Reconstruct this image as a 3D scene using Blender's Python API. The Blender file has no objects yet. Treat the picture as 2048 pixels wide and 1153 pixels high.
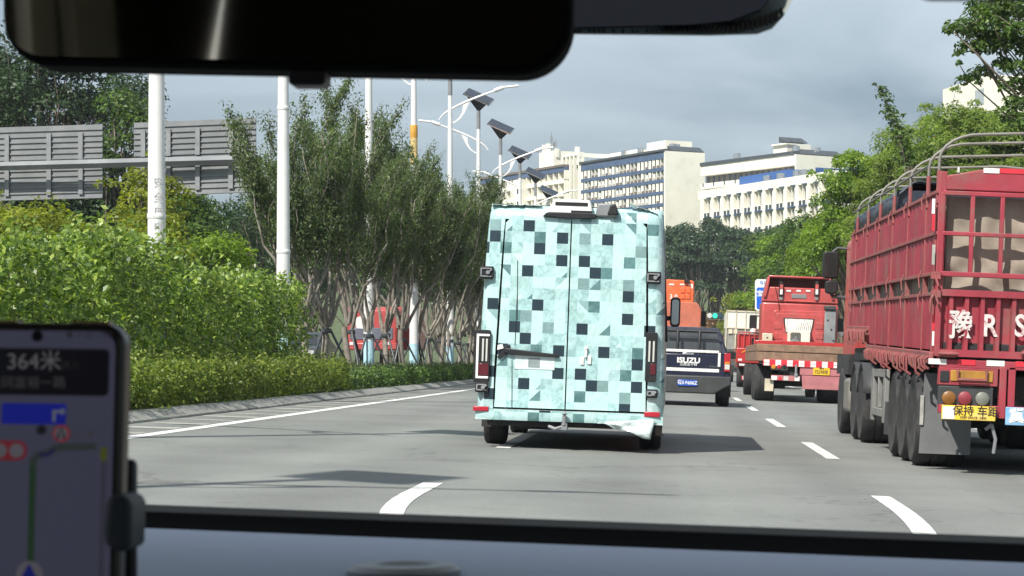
import bpy, bmesh, math, random
import numpy as np
from mathutils import Vector, Matrix
sc = bpy.context.scene
PI = math.pi
# ------------------------------------------------------------------ camera
F, CX, HY, CH = 4400.0, 1350.0, 722.0, 1.0       # focal length / vanishing point in photo pixels, eye height
K = 0.04                                          # crossfall of the road
TH = math.atan(K)
cd = bpy.data.cameras.new('camera'); cam = bpy.data.objects.new('camera', cd)
sc.collection.objects.link(cam); sc.camera = cam
cam.location = (0, 0, CH); cam.rotation_euler = (PI/2, 0, 0)
cd.sensor_width = 36; cd.lens = F*36/2048
cd.shift_x = -(CX-1024)/2048; cd.shift_y = (HY-576.5)/2048
cd.clip_start = 0.05; cd.clip_end = 5000
cd.dof.use_dof = True; cd.dof.focus_distance = 28; cd.dof.aperture_fstop = 46
# ------------------------------------------------------------------ sun and sky
EL = math.radians(48); SH = Vector((-0.5, -0.866, 0)).normalized()
sd = bpy.data.lights.new('sun', 'SUN'); so = bpy.data.objects.new('sun', sd); sc.collection.objects.link(so)
sd.energy = 4.6; sd.angle = math.radians(0.53); sd.color = (1, .955, .87)
tosun = Vector((SH.x*math.cos(EL), SH.y*math.cos(EL), math.sin(EL)))
so.rotation_euler = tosun.to_track_quat('Z', 'Y').to_euler()
so.location = (-20, -30, 60)
w = bpy.data.worlds.new('World'); sc.world = w; w.use_nodes = True
wn = w.node_tree.nodes; wl = w.node_tree.links; wn.clear()
wo = wn.new('ShaderNodeOutputWorld'); sky = wn.new('ShaderNodeTexSky'); sky.sky_type = 'NISHITA'
sky.sun_disc = False; sky.sun_elevation = EL; sky.sun_rotation = math.atan2(SH.x, SH.y)
b1 = wn.new('ShaderNodeBackground'); b1.inputs[1].default_value = .1; wl.new(sky.outputs[0], b1.inputs[0])
tc = wn.new('ShaderNodeTexCoord'); mp = wn.new('ShaderNodeMapping'); mp.inputs['Scale'].default_value = (2.6, 2.6, 12)
mp.inputs['Location'].default_value = (.35, 0, .55)
wl.new(tc.outputs['Generated'], mp.inputs[0])
nz = wn.new('ShaderNodeTexNoise'); nz.inputs['Scale'].default_value = 1.0; nz.inputs['Detail'].default_value = 5; nz.inputs['Roughness'].default_value = .5
nz.inputs['Distortion'].default_value = .6
wl.new(mp.outputs[0], nz.inputs['Vector'])
sx_ = wn.new('ShaderNodeSeparateXYZ'); wl.new(tc.outputs['Generated'], sx_.inputs[0])
gr_ = wn.new('ShaderNodeMapRange'); gr_.inputs[1].default_value = .06; gr_.inputs[2].default_value = .18; gr_.inputs[3].default_value = -.13; gr_.inputs[4].default_value = .13
wl.new(sx_.outputs[2], gr_.inputs[0])
ad_ = wn.new('ShaderNodeMath'); ad_.operation = 'ADD'
wl.new(nz.outputs[0], ad_.inputs[0]); wl.new(gr_.outputs[0], ad_.inputs[1])
cr = wn.new('ShaderNodeValToRGB'); wl.new(ad_.outputs[0], cr.inputs[0])
cr.color_ramp.elements[0].position = .36; cr.color_ramp.elements[0].color = (.19, .245, .30, 1)
cr.color_ramp.elements[1].position = .66; cr.color_ramp.elements[1].color = (.49, .56, .615, 1)
b2 = wn.new('ShaderNodeBackground'); b2.inputs[1].default_value = .92; wl.new(cr.outputs[0], b2.inputs[0])
mx = wn.new('ShaderNodeMixShader'); mx.inputs[0].default_value = .82
wl.new(b1.outputs[0], mx.inputs[1]); wl.new(b2.outputs[0], mx.inputs[2]); wl.new(mx.outputs[0], wo.inputs[0])
sc.view_settings.view_transform = 'Standard'; sc.view_settings.look = 'None'
sc.view_settings.gamma = 1; sc.view_settings.exposure = 0.5
sc.render.film_transparent = False
cy = sc.cycles
cy.max_bounces = 6; cy.diffuse_bounces = 3; cy.glossy_bounces = 3; cy.transmission_bounces = 4; cy.transparent_max_bounces = 8
cy.caustics_reflective = False; cy.caustics_refractive = False; cy.sample_clamp_indirect = 6
cy.use_denoising = True
# ------------------------------------------------------------------ helpers
COL = sc.collection
def thing(name, label, cat, loc=(0, 0, 0), rot=(0, 0, 0), group=None):
    o = bpy.data.objects.new(name, None); COL.objects.link(o); o.location = loc; o.rotation_euler = rot
    o.empty_display_size = .2
    return tag(o, label, cat, group)
def tag(o, label=None, cat=None, group=None, kind=None):
    if label: o['label'] = label
    if cat: o['category'] = cat
    if group: o['group'] = group
    if kind: o['kind'] = kind
    return o
def ondrive(name, label, cat, X, Y, group=None):           # a thing standing on the sloping road
    return thing(name, label, cat, (X, Y, -K*X), (0, TH, 0), group)
def dup(root, loc, rotz=None, scale=None, label=None, group=None):
    r = root.copy(); COL.objects.link(r); r.location = loc
    if rotz is not None: r.rotation_euler[2] = rotz
    if scale is not None: r.scale = (scale,)*3 if not hasattr(scale, '__len__') else scale
    if label: r['label'] = label
    if group: r['group'] = group
    for ch in list(root.children):
        c = ch.copy(); COL.objects.link(c); c.parent = r
        for g in list(ch.children):
            d = g.copy(); COL.objects.link(d); d.parent = c
    return r
def Q(px, py, D):                                          # a point of the place, from where it shows in the photo and its distance
    return ((px-CX)/F*D, D, CH+(HY-py)/F*D)
class Plane:                                               # local (x, z) on an upright plane of a road thing at distance Y
    def __init__(s, X0, Y): s.X0, s.Y, s.s = X0, Y, F/Y
    def __call__(s, px, py):
        X = (px-CX)/s.s-s.X0; Z = CH+(HY-py)/s.s+K*s.X0
        return X*math.cos(TH)-Z*math.sin(TH), X*math.sin(TH)+Z*math.cos(TH)
def rr(x0, x1, z0, z1, r, n=5):
    P = []
    for cx_, cz_, a0 in ((x1-r, z0+r, -PI/2), (x1-r, z1-r, 0), (x0+r, z1-r, PI/2), (x0+r, z0+r, PI)):
        for i in range(n+1):
            a = a0+PI/2*i/n; P.append((cx_+r*math.cos(a), cz_+r*math.sin(a)))
    return P
class MB:
    def __init__(s): s.v, s.f, s.m = [], [], []
    def add(s, vs, fs, mi=0):
        b = len(s.v); s.v += [tuple(p) for p in vs]; s.f += [tuple(b+i for i in f) for f in fs]; s.m += [mi]*len(fs); return s
    def box(s, x0, x1, y0, y1, z0, z1, mi=0):
        vs = [(x, y, z) for z in (z0, z1) for y in (y0, y1) for x in (x0, x1)]
        return s.add(vs, [(0, 2, 3, 1), (4, 5, 7, 6), (0, 1, 5, 4), (2, 6, 7, 3), (0, 4, 6, 2), (1, 3, 7, 5)], mi)
    def prism(s, poly, axis, a, b, mi=0):
        n = len(poly)
        def p(u, v, t): return {'y': (u, t, v), 'x': (t, u, v), 'z': (u, v, t)}[axis]
        vs = [p(u, v, a) for u, v in poly]+[p(u, v, b) for u, v in poly]
        fs = [tuple(range(n)), tuple(range(2*n-1, n-1, -1))]+[(i, (i+1) % n, n+(i+1) % n, n+i) for i in range(n)]
        return s.add(vs, fs, mi)
    def tube(s, pts, r, n=8, mi=0, cap=True):
        pts = [Vector(p) for p in pts]; R = r if hasattr(r, '__len__') else [r]*len(pts)
        vs, fs = [], []; ref = None
        for i, p in enumerate(pts):
            d = (pts[min(i+1, len(pts)-1)]-pts[max(i-1, 0)])
            d = d.normalized() if d.length > 1e-9 else Vector((0, 0, 1))
            if ref is None: ref = Vector((1, 0, 0)) if abs(d.x) < .8 else Vector((0, 1, 0))
            u = (ref-d*ref.dot(d)).normalized(); v = d.cross(u); ref = u
            for k in range(n):
                a = 2*PI*k/n; vs.append(p+(u*math.cos(a)+v*math.sin(a))*R[i])
        for i in range(len(pts)-1):
            for k in range(n): fs.append((i*n+k, i*n+(k+1) % n, (i+1)*n+(k+1) % n, (i+1)*n+k))
        if cap: fs += [tuple(range(n-1, -1, -1)), tuple(range((len(pts)-1)*n, len(pts)*n))]
        return s.add(vs, fs, mi)
    def lathe(s, prof, c, axis='x', n=28, mi=0):           # prof: (radius, offset along axis)
        vs, fs = [], []
        for r, t in prof:
            for k in range(n):
                a = 2*PI*k/n; u, v = r*math.cos(a), r*math.sin(a)
                vs.append({'x': (c[0]+t, c[1]+u, c[2]+v), 'y': (c[0]+u, c[1]+t, c[2]+v), 'z': (c[0]+u, c[1]+v, c[2]+t)}[axis])
        m = len(prof)
        for i in range(m-1):
            for k in range(n): fs.append((i*n+k, i*n+(k+1) % n, (i+1)*n+(k+1) % n, (i+1)*n+k))
        fs += [tuple(range(n-1, -1, -1)), tuple(range((m-1)*n, m*n))]
        return s.add(vs, fs, mi)
    def grid(s, fn, nu, nv, mi=0):
        vs = [fn(i/nu, j/nv) for j in range(nv+1) for i in range(nu+1)]
        fs = [(j*(nu+1)+i, j*(nu+1)+i+1, (j+1)*(nu+1)+i+1, (j+1)*(nu+1)+i) for j in range(nv) for i in range(nu)]
        return s.add(vs, fs, mi)
    def quadx(s, P, mi=0): return s.add(P, [tuple(range(len(P)))], mi)
    def build(s, name, mats, parent=None, bevel=0, smooth=True, kind=None, normals=True, seg=2):
        me = bpy.data.meshes.new(name); me.from_pydata(s.v, [], s.f)
        mats = mats if isinstance(mats, (list, tuple)) else [mats]
        for m in mats: me.materials.append(m)
        me.polygons.foreach_set('material_index', np.array(s.m, dtype=np.int32))
        if normals:
            bm = bmesh.new(); bm.from_mesh(me); bmesh.ops.recalc_face_normals(bm, faces=bm.faces); bm.to_mesh(me); bm.free()
        if smooth:
            me.polygons.foreach_set('use_smooth', np.ones(len(me.polygons), dtype=bool)); me.set_sharp_from_angle(angle=math.radians(38))
        me.update()
        o = bpy.data.objects.new(name, me); COL.objects.link(o)
        if parent: o.parent = parent
        if bevel:
            b = o.modifiers.new('bevel', 'BEVEL'); b.width = bevel; b.segments = seg; b.limit_method = 'ANGLE'; b.angle_limit = math.radians(40); b.harden_normals = False
        if kind: o['kind'] = kind
        return o
def text(s, size, m, parent, loc, name='lettering', rot=(PI/2, 0, 0), ext=.002, sx=1.0, align='CENTER', bold=0):
    cu = bpy.data.curves.new(name, 'FONT'); cu.body = s; cu.size = size; cu.align_x = align; cu.align_y = 'CENTER'; cu.extrude = ext
    cu.offset = bold; cu.resolution_u = 3
    t = bpy.data.objects.new('tmp', cu); COL.objects.link(t)
    dg = bpy.context.evaluated_depsgraph_get(); me = bpy.data.meshes.new_from_object(t.evaluated_get(dg))
    bpy.data.objects.remove(t); bpy.data.curves.remove(cu)
    me.name = name; me.materials.clear(); me.materials.append(m)
    o = bpy.data.objects.new(name, me); COL.objects.link(o); o.location = loc; o.rotation_euler = rot; o.scale = (sx, 1, 1)
    if parent: o.parent = parent
    return o
# ------------------------------------------------------------------ materials
def newmat(name):
    m = bpy.data.materials.new(name); m.use_nodes = True
    nt = m.node_tree; return m, nt.nodes, nt.links, nt.nodes['Principled BSDF']
def mat(name, col, rough=.55, metal=0, var=.18, scale=4, bump=0, bscale=60, coat=0, spec=.5, emit=None, estr=1, stain=None, smix=.5, sscale=2.2, spos=(.5, .68)):
    m, n, l, p = newmat(name)
    p.inputs['Roughness'].default_value = rough; p.inputs['Metallic'].default_value = metal
    p.inputs['Specular IOR Level'].default_value = spec; p.inputs['Coat Weight'].default_value = coat; p.inputs['Coat Roughness'].default_value = .12
    tc = n.new('ShaderNodeTexCoord')
    c = n.new('ShaderNodeRGB'); c.outputs[0].default_value = (*col, 1); out = c.outputs[0]
    if var:
        a = n.new('ShaderNodeTexNoise'); a.inputs['Scale'].default_value = scale; a.inputs['Detail'].default_value = 6; a.inputs['Roughness'].default_value = .65
        l.new(tc.outputs['Object'], a.inputs['Vector'])
        r = n.new('ShaderNodeMapRange'); r.inputs[1].default_value = .3; r.inputs[2].default_value = .7; r.inputs[3].default_value = 1-var; r.inputs[4].default_value = 1+var
        l.new(a.outputs[0], r.inputs[0])
        x = n.new('ShaderNodeMix'); x.data_type = 'RGBA'; x.blend_type = 'MULTIPLY'; x.inputs[0].default_value = 1
        l.new(out, x.inputs[6]); l.new(r.outputs[0], x.inputs[7]); out = x.outputs[2]
        r2 = n.new('ShaderNodeMapRange'); r2.inputs[1].default_value = .3; r2.inputs[2].default_value = .7; r2.inputs[3].default_value = max(0, rough-.1); r2.inputs[4].default_value = min(1, rough+.1)
        l.new(a.outputs[0], r2.inputs[0]); l.new(r2.outputs[0], p.inputs['Roughness'])
    if stain:
        a = n.new('ShaderNodeTexNoise'); a.inputs['Scale'].default_value = sscale; a.inputs['Detail'].default_value = 9; a.inputs['Roughness'].default_value = .72
        l.new(tc.outputs['Object'], a.inputs['Vector'])
        r = n.new('ShaderNodeMapRange'); r.inputs[1].default_value = spos[0]; r.inputs[2].default_value = spos[1]; r.inputs[3].default_value = 0; r.inputs[4].default_value = smix
        l.new(a.outputs[0], r.inputs[0])
        x = n.new('ShaderNodeMix'); x.data_type = 'RGBA'; l.new(r.outputs[0], x.inputs[0]); l.new(out, x.inputs[6]); x.inputs[7].default_value = (*stain, 1); out = x.outputs[2]
    l.new(out, p.inputs['Base Color'])
    if bump:
        a = n.new('ShaderNodeTexNoise'); a.inputs['Scale'].default_value = bscale; a.inputs['Detail'].default_value = 4
        l.new(tc.outputs['Object'], a.inputs['Vector'])
        b = n.new('ShaderNodeBump'); b.inputs['Strength'].default_value = bump; b.inputs['Distance'].default_value = .02
        l.new(a.outputs[0], b.inputs['Height']); l.new(b.outputs[0], p.inputs['Normal'])
    if emit:
        p.inputs['Emission Color'].default_value = (*emit, 1); p.inputs['Emission Strength'].default_value = estr
    return m
def leafmat(name, c1, c2, c3, trans=.35, rough=.45, spec=.35):
    m, n, l, p = newmat(name)
    g = n.new('ShaderNodeNewGeometry'); r = n.new('ShaderNodeValToRGB')
    l.new(g.outputs['Random Per Island'], r.inputs[0])
    e = r.color_ramp.elements; e[0].position = 0; e[0].color = (*c1, 1); e[1].position = 1; e[1].color = (*c3, 1)
    k = e.new(.55); k.color = (*c2, 1)
    tc = n.new('ShaderNodeTexCoord'); a = n.new('ShaderNodeTexNoise'); a.inputs['Scale'].default_value = .9; a.inputs['Detail'].default_value = 3
    l.new(tc.outputs['Object'], a.inputs['Vector'])
    q = n.new('ShaderNodeMapRange'); q.inputs[1].default_value = .35; q.inputs[2].default_value = .65; q.inputs[3].default_value = .72; q.inputs[4].default_value = 1.3
    l.new(a.outputs[0], q.inputs[0])
    x = n.new('ShaderNodeMix'); x.data_type = 'RGBA'; x.blend_type = 'MULTIPLY'; x.inputs[0].default_value = 1
    l.new(r.outputs[0], x.inputs[6]); l.new(q.outputs[0], x.inputs[7])
    l.new(x.outputs[2], p.inputs['Base Color']); p.inputs['Roughness'].default_value = rough; p.inputs['Specular IOR Level'].default_value = spec
    t = n.new('ShaderNodeBsdfTranslucent')
    y = n.new('ShaderNodeMix'); y.data_type = 'RGBA'; y.blend_type = 'MULTIPLY'; y.inputs[0].default_value = 1
    l.new(x.outputs[2], y.inputs[6]); y.inputs[7].default_value = (1.5, 1.5, .7, 1); l.new(y.outputs[2], t.inputs[0])
    s = n.new('ShaderNodeMixShader'); s.inputs[0].default_value = trans
    l.new(p.outputs[0], s.inputs[1]); l.new(t.outputs[0], s.inputs[2]); l.new(s.outputs[0], n['Material Output'].inputs[0])
    return m
M = {}
M['black'] = mat('black plastic', (.012, .012, .014), .5, var=.2)
M['darkgrey'] = mat('dark grey plastic', (.045, .047, .05), .55)
M['grey'] = mat('grey metal', (.22, .23, .24), .5)
M['rubber'] = mat('tyre rubber', (.028, .028, .03), .85, var=.3, scale=9, stain=(.12, .11, .1), smix=.5, bump=.3, bscale=40)
M['rim'] = mat('dusty steel rim', (.25, .245, .23), .55, .3, stain=(.1, .07, .05))
M['under'] = mat('chassis black', (.02, .02, .022), .8, stain=(.09, .08, .07), smix=.6)
M['white'] = mat('white paint', (.78, .78, .76), .4, var=.06)
M['glass'] = mat('dark window glass', (.02, .025, .03), .08, var=0, spec=.7)
M['lens_red'] = mat('red lamp lens', (.42, .02, .035), .25, var=.05)
M['lens_amber'] = mat('amber lamp lens', (.6, .22, .02), .25, var=.05)
M['lens_clear'] = mat('clear lamp lens', (.55, .56, .52), .25, var=.05)
M['reflect_white'] = mat('white reflective tape', (.8, .79, .76), .45, var=.12, scale=14, stain=(.35, .3, .26))
M['reflect_red'] = mat('red reflective tape', (.6, .03, .05), .45, var=.12)
M['chrome'] = mat('bright metal', (.6, .61, .62), .22, .9, var=.05)
# ------------------------------------------------------------------ ground, road, kerbs, markings
def asphalt(name, col):
    m, n, l, p = newmat(name); p.inputs['Roughness'].default_value = .82; p.inputs['Specular IOR Level'].default_value = .35
    tc = n.new('ShaderNodeTexCoord')
    def noise(scale, det=6, rough=.6, mapscale=None):
        a = n.new('ShaderNodeTexNoise'); a.inputs['Scale'].default_value = scale; a.inputs['Detail'].default_value = det; a.inputs['Roughness'].default_value = rough
        if mapscale:
            q = n.new('ShaderNodeMapping'); q.inputs['Scale'].default_value = mapscale; l.new(tc.outputs['Object'], q.inputs[0]); l.new(q.outputs[0], a.inputs['Vector'])
        else: l.new(tc.outputs['Object'], a.inputs['Vector'])
        return a.outputs[0]
    def mr(o, a, b, c, d):
        r = n.new('ShaderNodeMapRange'); r.inputs[1].default_value = a; r.inputs[2].default_value = b; r.inputs[3].default_value = c; r.inputs[4].default_value = d
        l.new(o, r.inputs[0]); return r.outputs[0]
    def mul(c, f):
        x = n.new('ShaderNodeMix'); x.data_type = 'RGBA'; x.blend_type = 'MULTIPLY'; x.inputs[0].default_value = 1; l.new(c, x.inputs[6]); l.new(f, x.inputs[7]); return x.outputs[2]
    c = n.new('ShaderNodeRGB'); c.outputs[0].default_value = (*col, 1); o = c.outputs[0]
    o = mul(o, mr(noise(90, 3), .3, .7, .72, 1.28))                       # aggregate
    o = mul(o, mr(noise(.5, 7), .3, .7, .86, 1.13))                       # broad patches
    o = mul(o, mr(noise(1, 5, .6, (1.1, .04, 1)), .3, .7, .93, 1.07))     # lanes polished by wheels
    sx = n.new('ShaderNodeSeparateXYZ'); l.new(tc.outputs['Object'], sx.inputs[0])
    wv = n.new('ShaderNodeMath'); wv.operation = 'MULTIPLY_ADD'; wv.inputs[1].default_value = 2*PI/1.775; wv.inputs[2].default_value = .2; l.new(sx.outputs[0], wv.inputs[0])
    sn = n.new('ShaderNodeMath'); sn.operation = 'SINE'; l.new(wv.outputs[0], sn.inputs[0])
    o = mul(o, mr(sn.outputs[0], -1, 1, .90, 1.05))                        # darker wheel tracks
    o = mul(o, mr(noise(1.1, 9, .8, (1, .35, 1)), .56, .62, 1, .90))       # worn patches
    o = mul(o, mr(noise(3, 8, .75), .60, .72, 1, .72))                    # oil spots
    # cracks
    v = n.new('ShaderNodeTexVoronoi'); v.feature = 'DISTANCE_TO_EDGE'; v.inputs['Scale'].default_value = .42
    q = n.new('ShaderNodeMapping'); q.inputs['Scale'].default_value = (1, .55, 1)
    d = n.new('ShaderNodeTexNoise'); d.inputs['Scale'].default_value = 2.2; d.inputs['Detail'].default_value = 7
    l.new(tc.outputs['Object'], d.inputs['Vector'])
    ad = n.new('ShaderNodeMix'); ad.data_type = 'RGBA'; ad.blend_type = 'ADD'; ad.inputs[0].default_value = 1.0
    l.new(tc.outputs['Object'], ad.inputs[6]); l.new(d.outputs[1], ad.inputs[7]); l.new(ad.outputs[2], q.inputs[0]); l.new(q.outputs[0], v.inputs['Vector'])
    cr = mr(v.outputs[0], 0, .014, .38, 0)
    gate = mr(noise(.18, 2), .47, .56, 0, 1)
    mm = n.new('ShaderNodeMath'); mm.operation = 'MULTIPLY'; l.new(cr, mm.inputs[0]); l.new(gate, mm.inputs[1])
    x = n.new('ShaderNodeMix'); x.data_type = 'RGBA'; l.new(mm.outputs[0], x.inputs[0]); l.new(o, x.inputs[6]); x.inputs[7].default_value = (.03, .03, .032, 1); o = x.outputs[2]
    l.new(o, p.inputs['Base Color'])
    b = n.new('ShaderNodeBump'); b.inputs['Strength'].default_value = .35; b.inputs['Distance'].default_value = .01; l.new(noise(140, 2), b.inputs['Height']); l.new(b.outputs[0], p.inputs['Normal'])
    return m
M['asphalt'] = asphalt('asphalt', (.196, .203, .192))
M['kerb'] = mat('weathered kerb concrete', (.25, .25, .23), .9, var=.25, scale=3, stain=(.09, .09, .08), smix=.7, bump=.2)
M['soil'] = mat('planting soil', (.07, .055, .035), .95, var=.4, scale=2, bump=.8, bscale=12)
M['paint'] = mat('worn road paint', (.74, .74, .71), .7, var=.08, scale=8, stain=(.27, .27, .255), smix=.85, sscale=7, spos=(.49, .66))
M['oldpaint'] = mat('old faded road paint', (.44, .44, .40), .8, var=.12, scale=7, stain=(.22, .22, .2), smix=.9, sscale=5, spos=(.42, .62))
M['grass'] = mat('rough grass slope', (.075, .10, .035), .95, var=.5, scale=1.2, stain=(.03, .05, .015), smix=.8, bump=1, bscale=4)
def hill(x, y):
    t = min(1, max(0, (y-262)/260)); return 22*t*t*(3-2*t)
PROF = [(-700, 4), (-80, 1.6), (-26, .9), (-25.6, .62), (-14.4, .5), (-14.1, .36), (-10.5, .36), (-6.9, .2), (-6.2, .1), (9.0, -.5), (9.6, -.42), (14, -.3), (60, .5), (700, 4)]
ys = [-40, 0, 40, 90, 150, 210, 255, 275, 300, 330, 370, 420, 480, 540, 620, 760, 1000]
g = MB(); n = len(PROF)
vs = [(x, y, z-.06+hill(x, y)) for y in ys for x, z in PROF]
g.add(vs, [(j*n+i, j*n+i+1, (j+1)*n+i+1, (j+1)*n+i) for j in range(len(ys)-1) for i in range(n-1)])
g.build('ground', M['grass'], kind='structure', smooth=False)
r = MB()
def road_pt(x, y, lift=0): return (x, y, -K*x+lift+hill(x, y))
yr = [-30, 0, 10, 20, 40, 60, 100, 150, 200, 255]
r.add([road_pt(x, y) for y in yr for x in (-6.45, 0, 9.0)], [(j*3+i, j*3+i+1, (j+1)*3+i+1, (j+1)*3+i) for j in range(len(yr)-1) for i in range(2)])
r.build('road', M['asphalt'], kind='structure', smooth=False)
r = MB(); r.quadx([(-25.6, -30, .66), (-14.2, -30, .54), (-14.2, 255, .54), (-25.6, 255, .66)])
r.build('opposite_road', M['asphalt'], kind='structure', smooth=False)
# median kerb: sloping concrete blocks
kb = MB(); rng = random.Random(5); y = 6
while y < 150:
    L = 1.0 if y < 90 else 3.0
    j = rng.uniform(-.006, .006); dz = rng.uniform(-.004, .004)
    pr = [(-6.42+j, .15), (-6.42+j, .285+dz), (-6.60+j, .375+dz), (-6.80, .385+dz), (-6.80, .1)]
    kb.prism(pr, 'y', y, y+L-.014); y += L
kb.build('kerb', M['kerb'], bevel=.012, kind='structure', smooth=False)
kr = MB(); kr.prism([(9.0, -.6), (9.0, -.22), (9.03, -.2), (9.25, -.2), (9.25, -.6)], 'y', -5, 250); kr.build('kerb', M['kerb'], kind='structure', smooth=False)
ms = MB(); yy = [5]+list(range(8, 152, 4))
def mz(x, y): return .37+.05*math.sin(x*1.7+y*.6)+.035*math.sin(y*1.3-x)
xs = [-14.1, -13, -12, -11, -10, -9, -8, -7.4, -6.80]
ms.add([(x, y, mz(x, y)) for y in yy for x in xs], [(j*9+i, j*9+i+1, (j+1)*9+i+1, (j+1)*9+i) for j in range(len(yy)-1) for i in range(8)])
ms.build('median_soil', M['soil'], kind='structure')
# lane lines
def dash(mb, X, y0, y1, w=.15, bend=0, off=0):
    n = 10; L = []; R = []
    for i in range(n+1):
        y = y0+(y1-y0)*i/n; t = (y1-y)/(y1-y0); dx = off+bend*max(0, t-.25)**2
        L.append(road_pt(X-w/2+dx, y, .004)); R.append(road_pt(X+w/2+dx, y, .004))
    mb.add(L+R, [(i, n+1+i, n+2+i, i+1) for i in range(n)])
for X in (1.72, -1.83):
    mb = MB(); y = 12.35; k = 0
    while y < 245:
        if X < 0: dash(mb, X, y-.6, y+4.3, bend=.6 if k == 0 else 0)
        else: dash(mb, X, y, y+4.9, bend=-.30 if k == 0 else 0, off=-.11 if k == 0 else 0)
        y += 11.55; k += 1
    mb.build('lane_line', M['paint'], kind='structure', smooth=False)
mb = MB(); dash(mb, 5.4, 8, 250); mb.build('lane_line', M['paint'], kind='structure', smooth=False)
mb = MB(); dash(mb, -5.53, 6, 250, .17); mb.build('edge_line', M['paint'], kind='structure', smooth=False)
mb = MB(); rng = random.Random(3); y = 8.5
while y < 60:
    a = rng.uniform(-.1, .1); t = rng.uniform(.26, .5); w0 = rng.uniform(-.08, .1)
    mb.quadx([road_pt(-6.35+w0, y+a, .004), road_pt(-5.66, y+a+.12, .004), road_pt(-5.66, y+a+t+.12, .004), road_pt(-6.38+w0, y+a+t*.8, .004)]); y += 1.62
mb.build('edge_marks', M['oldpaint'], kind='structure', smooth=False)
# ------------------------------------------------------------------ vegetation
def np_mesh(name, V, Fq, m, parent=None, smooth=False, kind=None):
    me = bpy.data.meshes.new(name); nf = len(Fq)
    me.vertices.add(len(V)); me.vertices.foreach_set('co', np.asarray(V, dtype=np.float32).ravel())
    me.loops.add(nf*4); me.loops.foreach_set('vertex_index', np.asarray(Fq, dtype=np.int32).ravel())
    me.polygons.add(nf); me.polygons.foreach_set('loop_start', np.arange(0, nf*4, 4, dtype=np.int32))
    if smooth: me.polygons.foreach_set('use_smooth', np.ones(nf, dtype=bool))
    me.materials.append(m); me.update(calc_edges=True)
    o = bpy.data.objects.new(name, me); COL.objects.link(o)
    if parent: o.parent = parent
    if kind: o['kind'] = kind
    return o
def unit(a): return a/np.maximum(1e-9, np.linalg.norm(a, axis=1, keepdims=True))
def leaves(C, N, size, aspect, rng, fold=.18, axis=None):
    n = len(C); N = unit(N)
    t = rng.normal(size=(n, 3)) if axis is None else axis+rng.normal(size=(n, 3))*.35
    u = unit(t-N*np.sum(t*N, 1, keepdims=True)); v = np.cross(N, u)
    s = (size*rng.uniform(.7, 1.3, n))[:, None]
    V = np.stack([C-u*s, C+v*s*aspect+N*s*fold, C+u*s-N*s*fold*.6, C-v*s*aspect+N*s*fold], 1).reshape(-1, 3)
    return V, np.arange(n*4).reshape(-1, 4)
def tubes(segs, sides=5):
    P0 = np.array([s[0] for s in segs]); P1 = np.array([s[1] for s in segs]); R0 = np.array([s[2] for s in segs]); R1 = np.array([s[3] for s in segs])
    d = unit(P1-P0); ref = np.where(np.abs(d[:, :1]) < .8, np.array([[1., 0, 0]]), np.array([[0, 1., 0]]))
    u = unit(ref-d*np.sum(ref*d, 1, keepdims=True)); v = np.cross(d, u)
    a = np.arange(sides)*2*PI/sides; ca, sa = np.cos(a)[None, :, None], np.sin(a)[None, :, None]
    ring = u[:, None]*ca+v[:, None]*sa
    V = np.concatenate([P0[:, None]+ring*R0[:, None, None], P1[:, None]+ring*R1[:, None, None]], 1)
    n = len(segs); b = (np.arange(n)*2*sides)[:, None, None]; k = np.arange(sides)
    Fq = np.stack([k, (k+1) % sides, sides+(k+1) % sides, sides+k], 1)[None]+b
    return V.reshape(-1, 3), Fq.reshape(-1, 4)
def limb(p, q, r0, r1, rng, sag=.12, n=5):
    p, q = np.array(p, float), np.array(q, float); L = np.linalg.norm(q-p); out = []; prev = p
    off = rng.normal(size=3)*L*sag*.5
    for i in range(1, n+1):
        t = i/n; c = p+(q-p)*t+off*math.sin(PI*t)+rng.normal(size=3)*L*.015
        if i == n: c = q
        out.append((prev, c, r0+(r1-r0)*(i-1)/n, r0+(r1-r0)*t)); prev = c
    return out
M['bark'] = mat('grey brown bark', (.16, .13, .10), .9, var=.35, scale=9, bump=.5, bscale=25)
M['palebark'] = mat('pale smooth bark', (.25, .225, .19), .85, var=.35, scale=5, stain=(.13, .10, .08))
GREEN = {
 'bright': leafmat('bright green leaves', (.08, .15, .02), (.155, .255, .03), (.28, .38, .06), trans=.48),
 'ficus': leafmat('glossy hedge leaves', (.055, .11, .018), (.145, .235, .036), (.35, .44, .095), rough=.38, spec=.5, trans=.38),
 'border': leafmat('olive border leaves', (.06, .105, .016), (.13, .185, .03), (.27, .32, .07), trans=.42),
 'lime': leafmat('yellow green leaves', (.11, .145, .016), (.19, .235, .025), (.31, .33, .045), trans=.45),
 'mid': leafmat('mid green leaves', (.04, .08, .02), (.075, .135, .03), (.13, .20, .042)),
 'dark': leafmat('dark green leaves', (.016, .036, .014), (.03, .062, .022), (.055, .095, .03), trans=.25),
 'myrtle': leafmat('dull olive leaves', (.05, .084, .034), (.088, .136, .052), (.15, .205, .08), trans=.42),
 'bamboo': leafmat('feathery green leaves', (.10, .165, .036), (.165, .245, .055), (.28, .35, .09), trans=.5),
 'far': leafmat('hazy dark green leaves', (.024, .05, .026), (.04, .078, .036), (.07, .11, .042), trans=.2),
 'strap': leafmat('strappy grey green leaves', (.05, .075, .03), (.10, .13, .05), (.22, .25, .12), trans=.2),
 'flower': leafmat('orange flowering shrub leaves', (.05, .07, .02), (.16, .08, .025), (.30, .09, .03), trans=.2),
}
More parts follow.
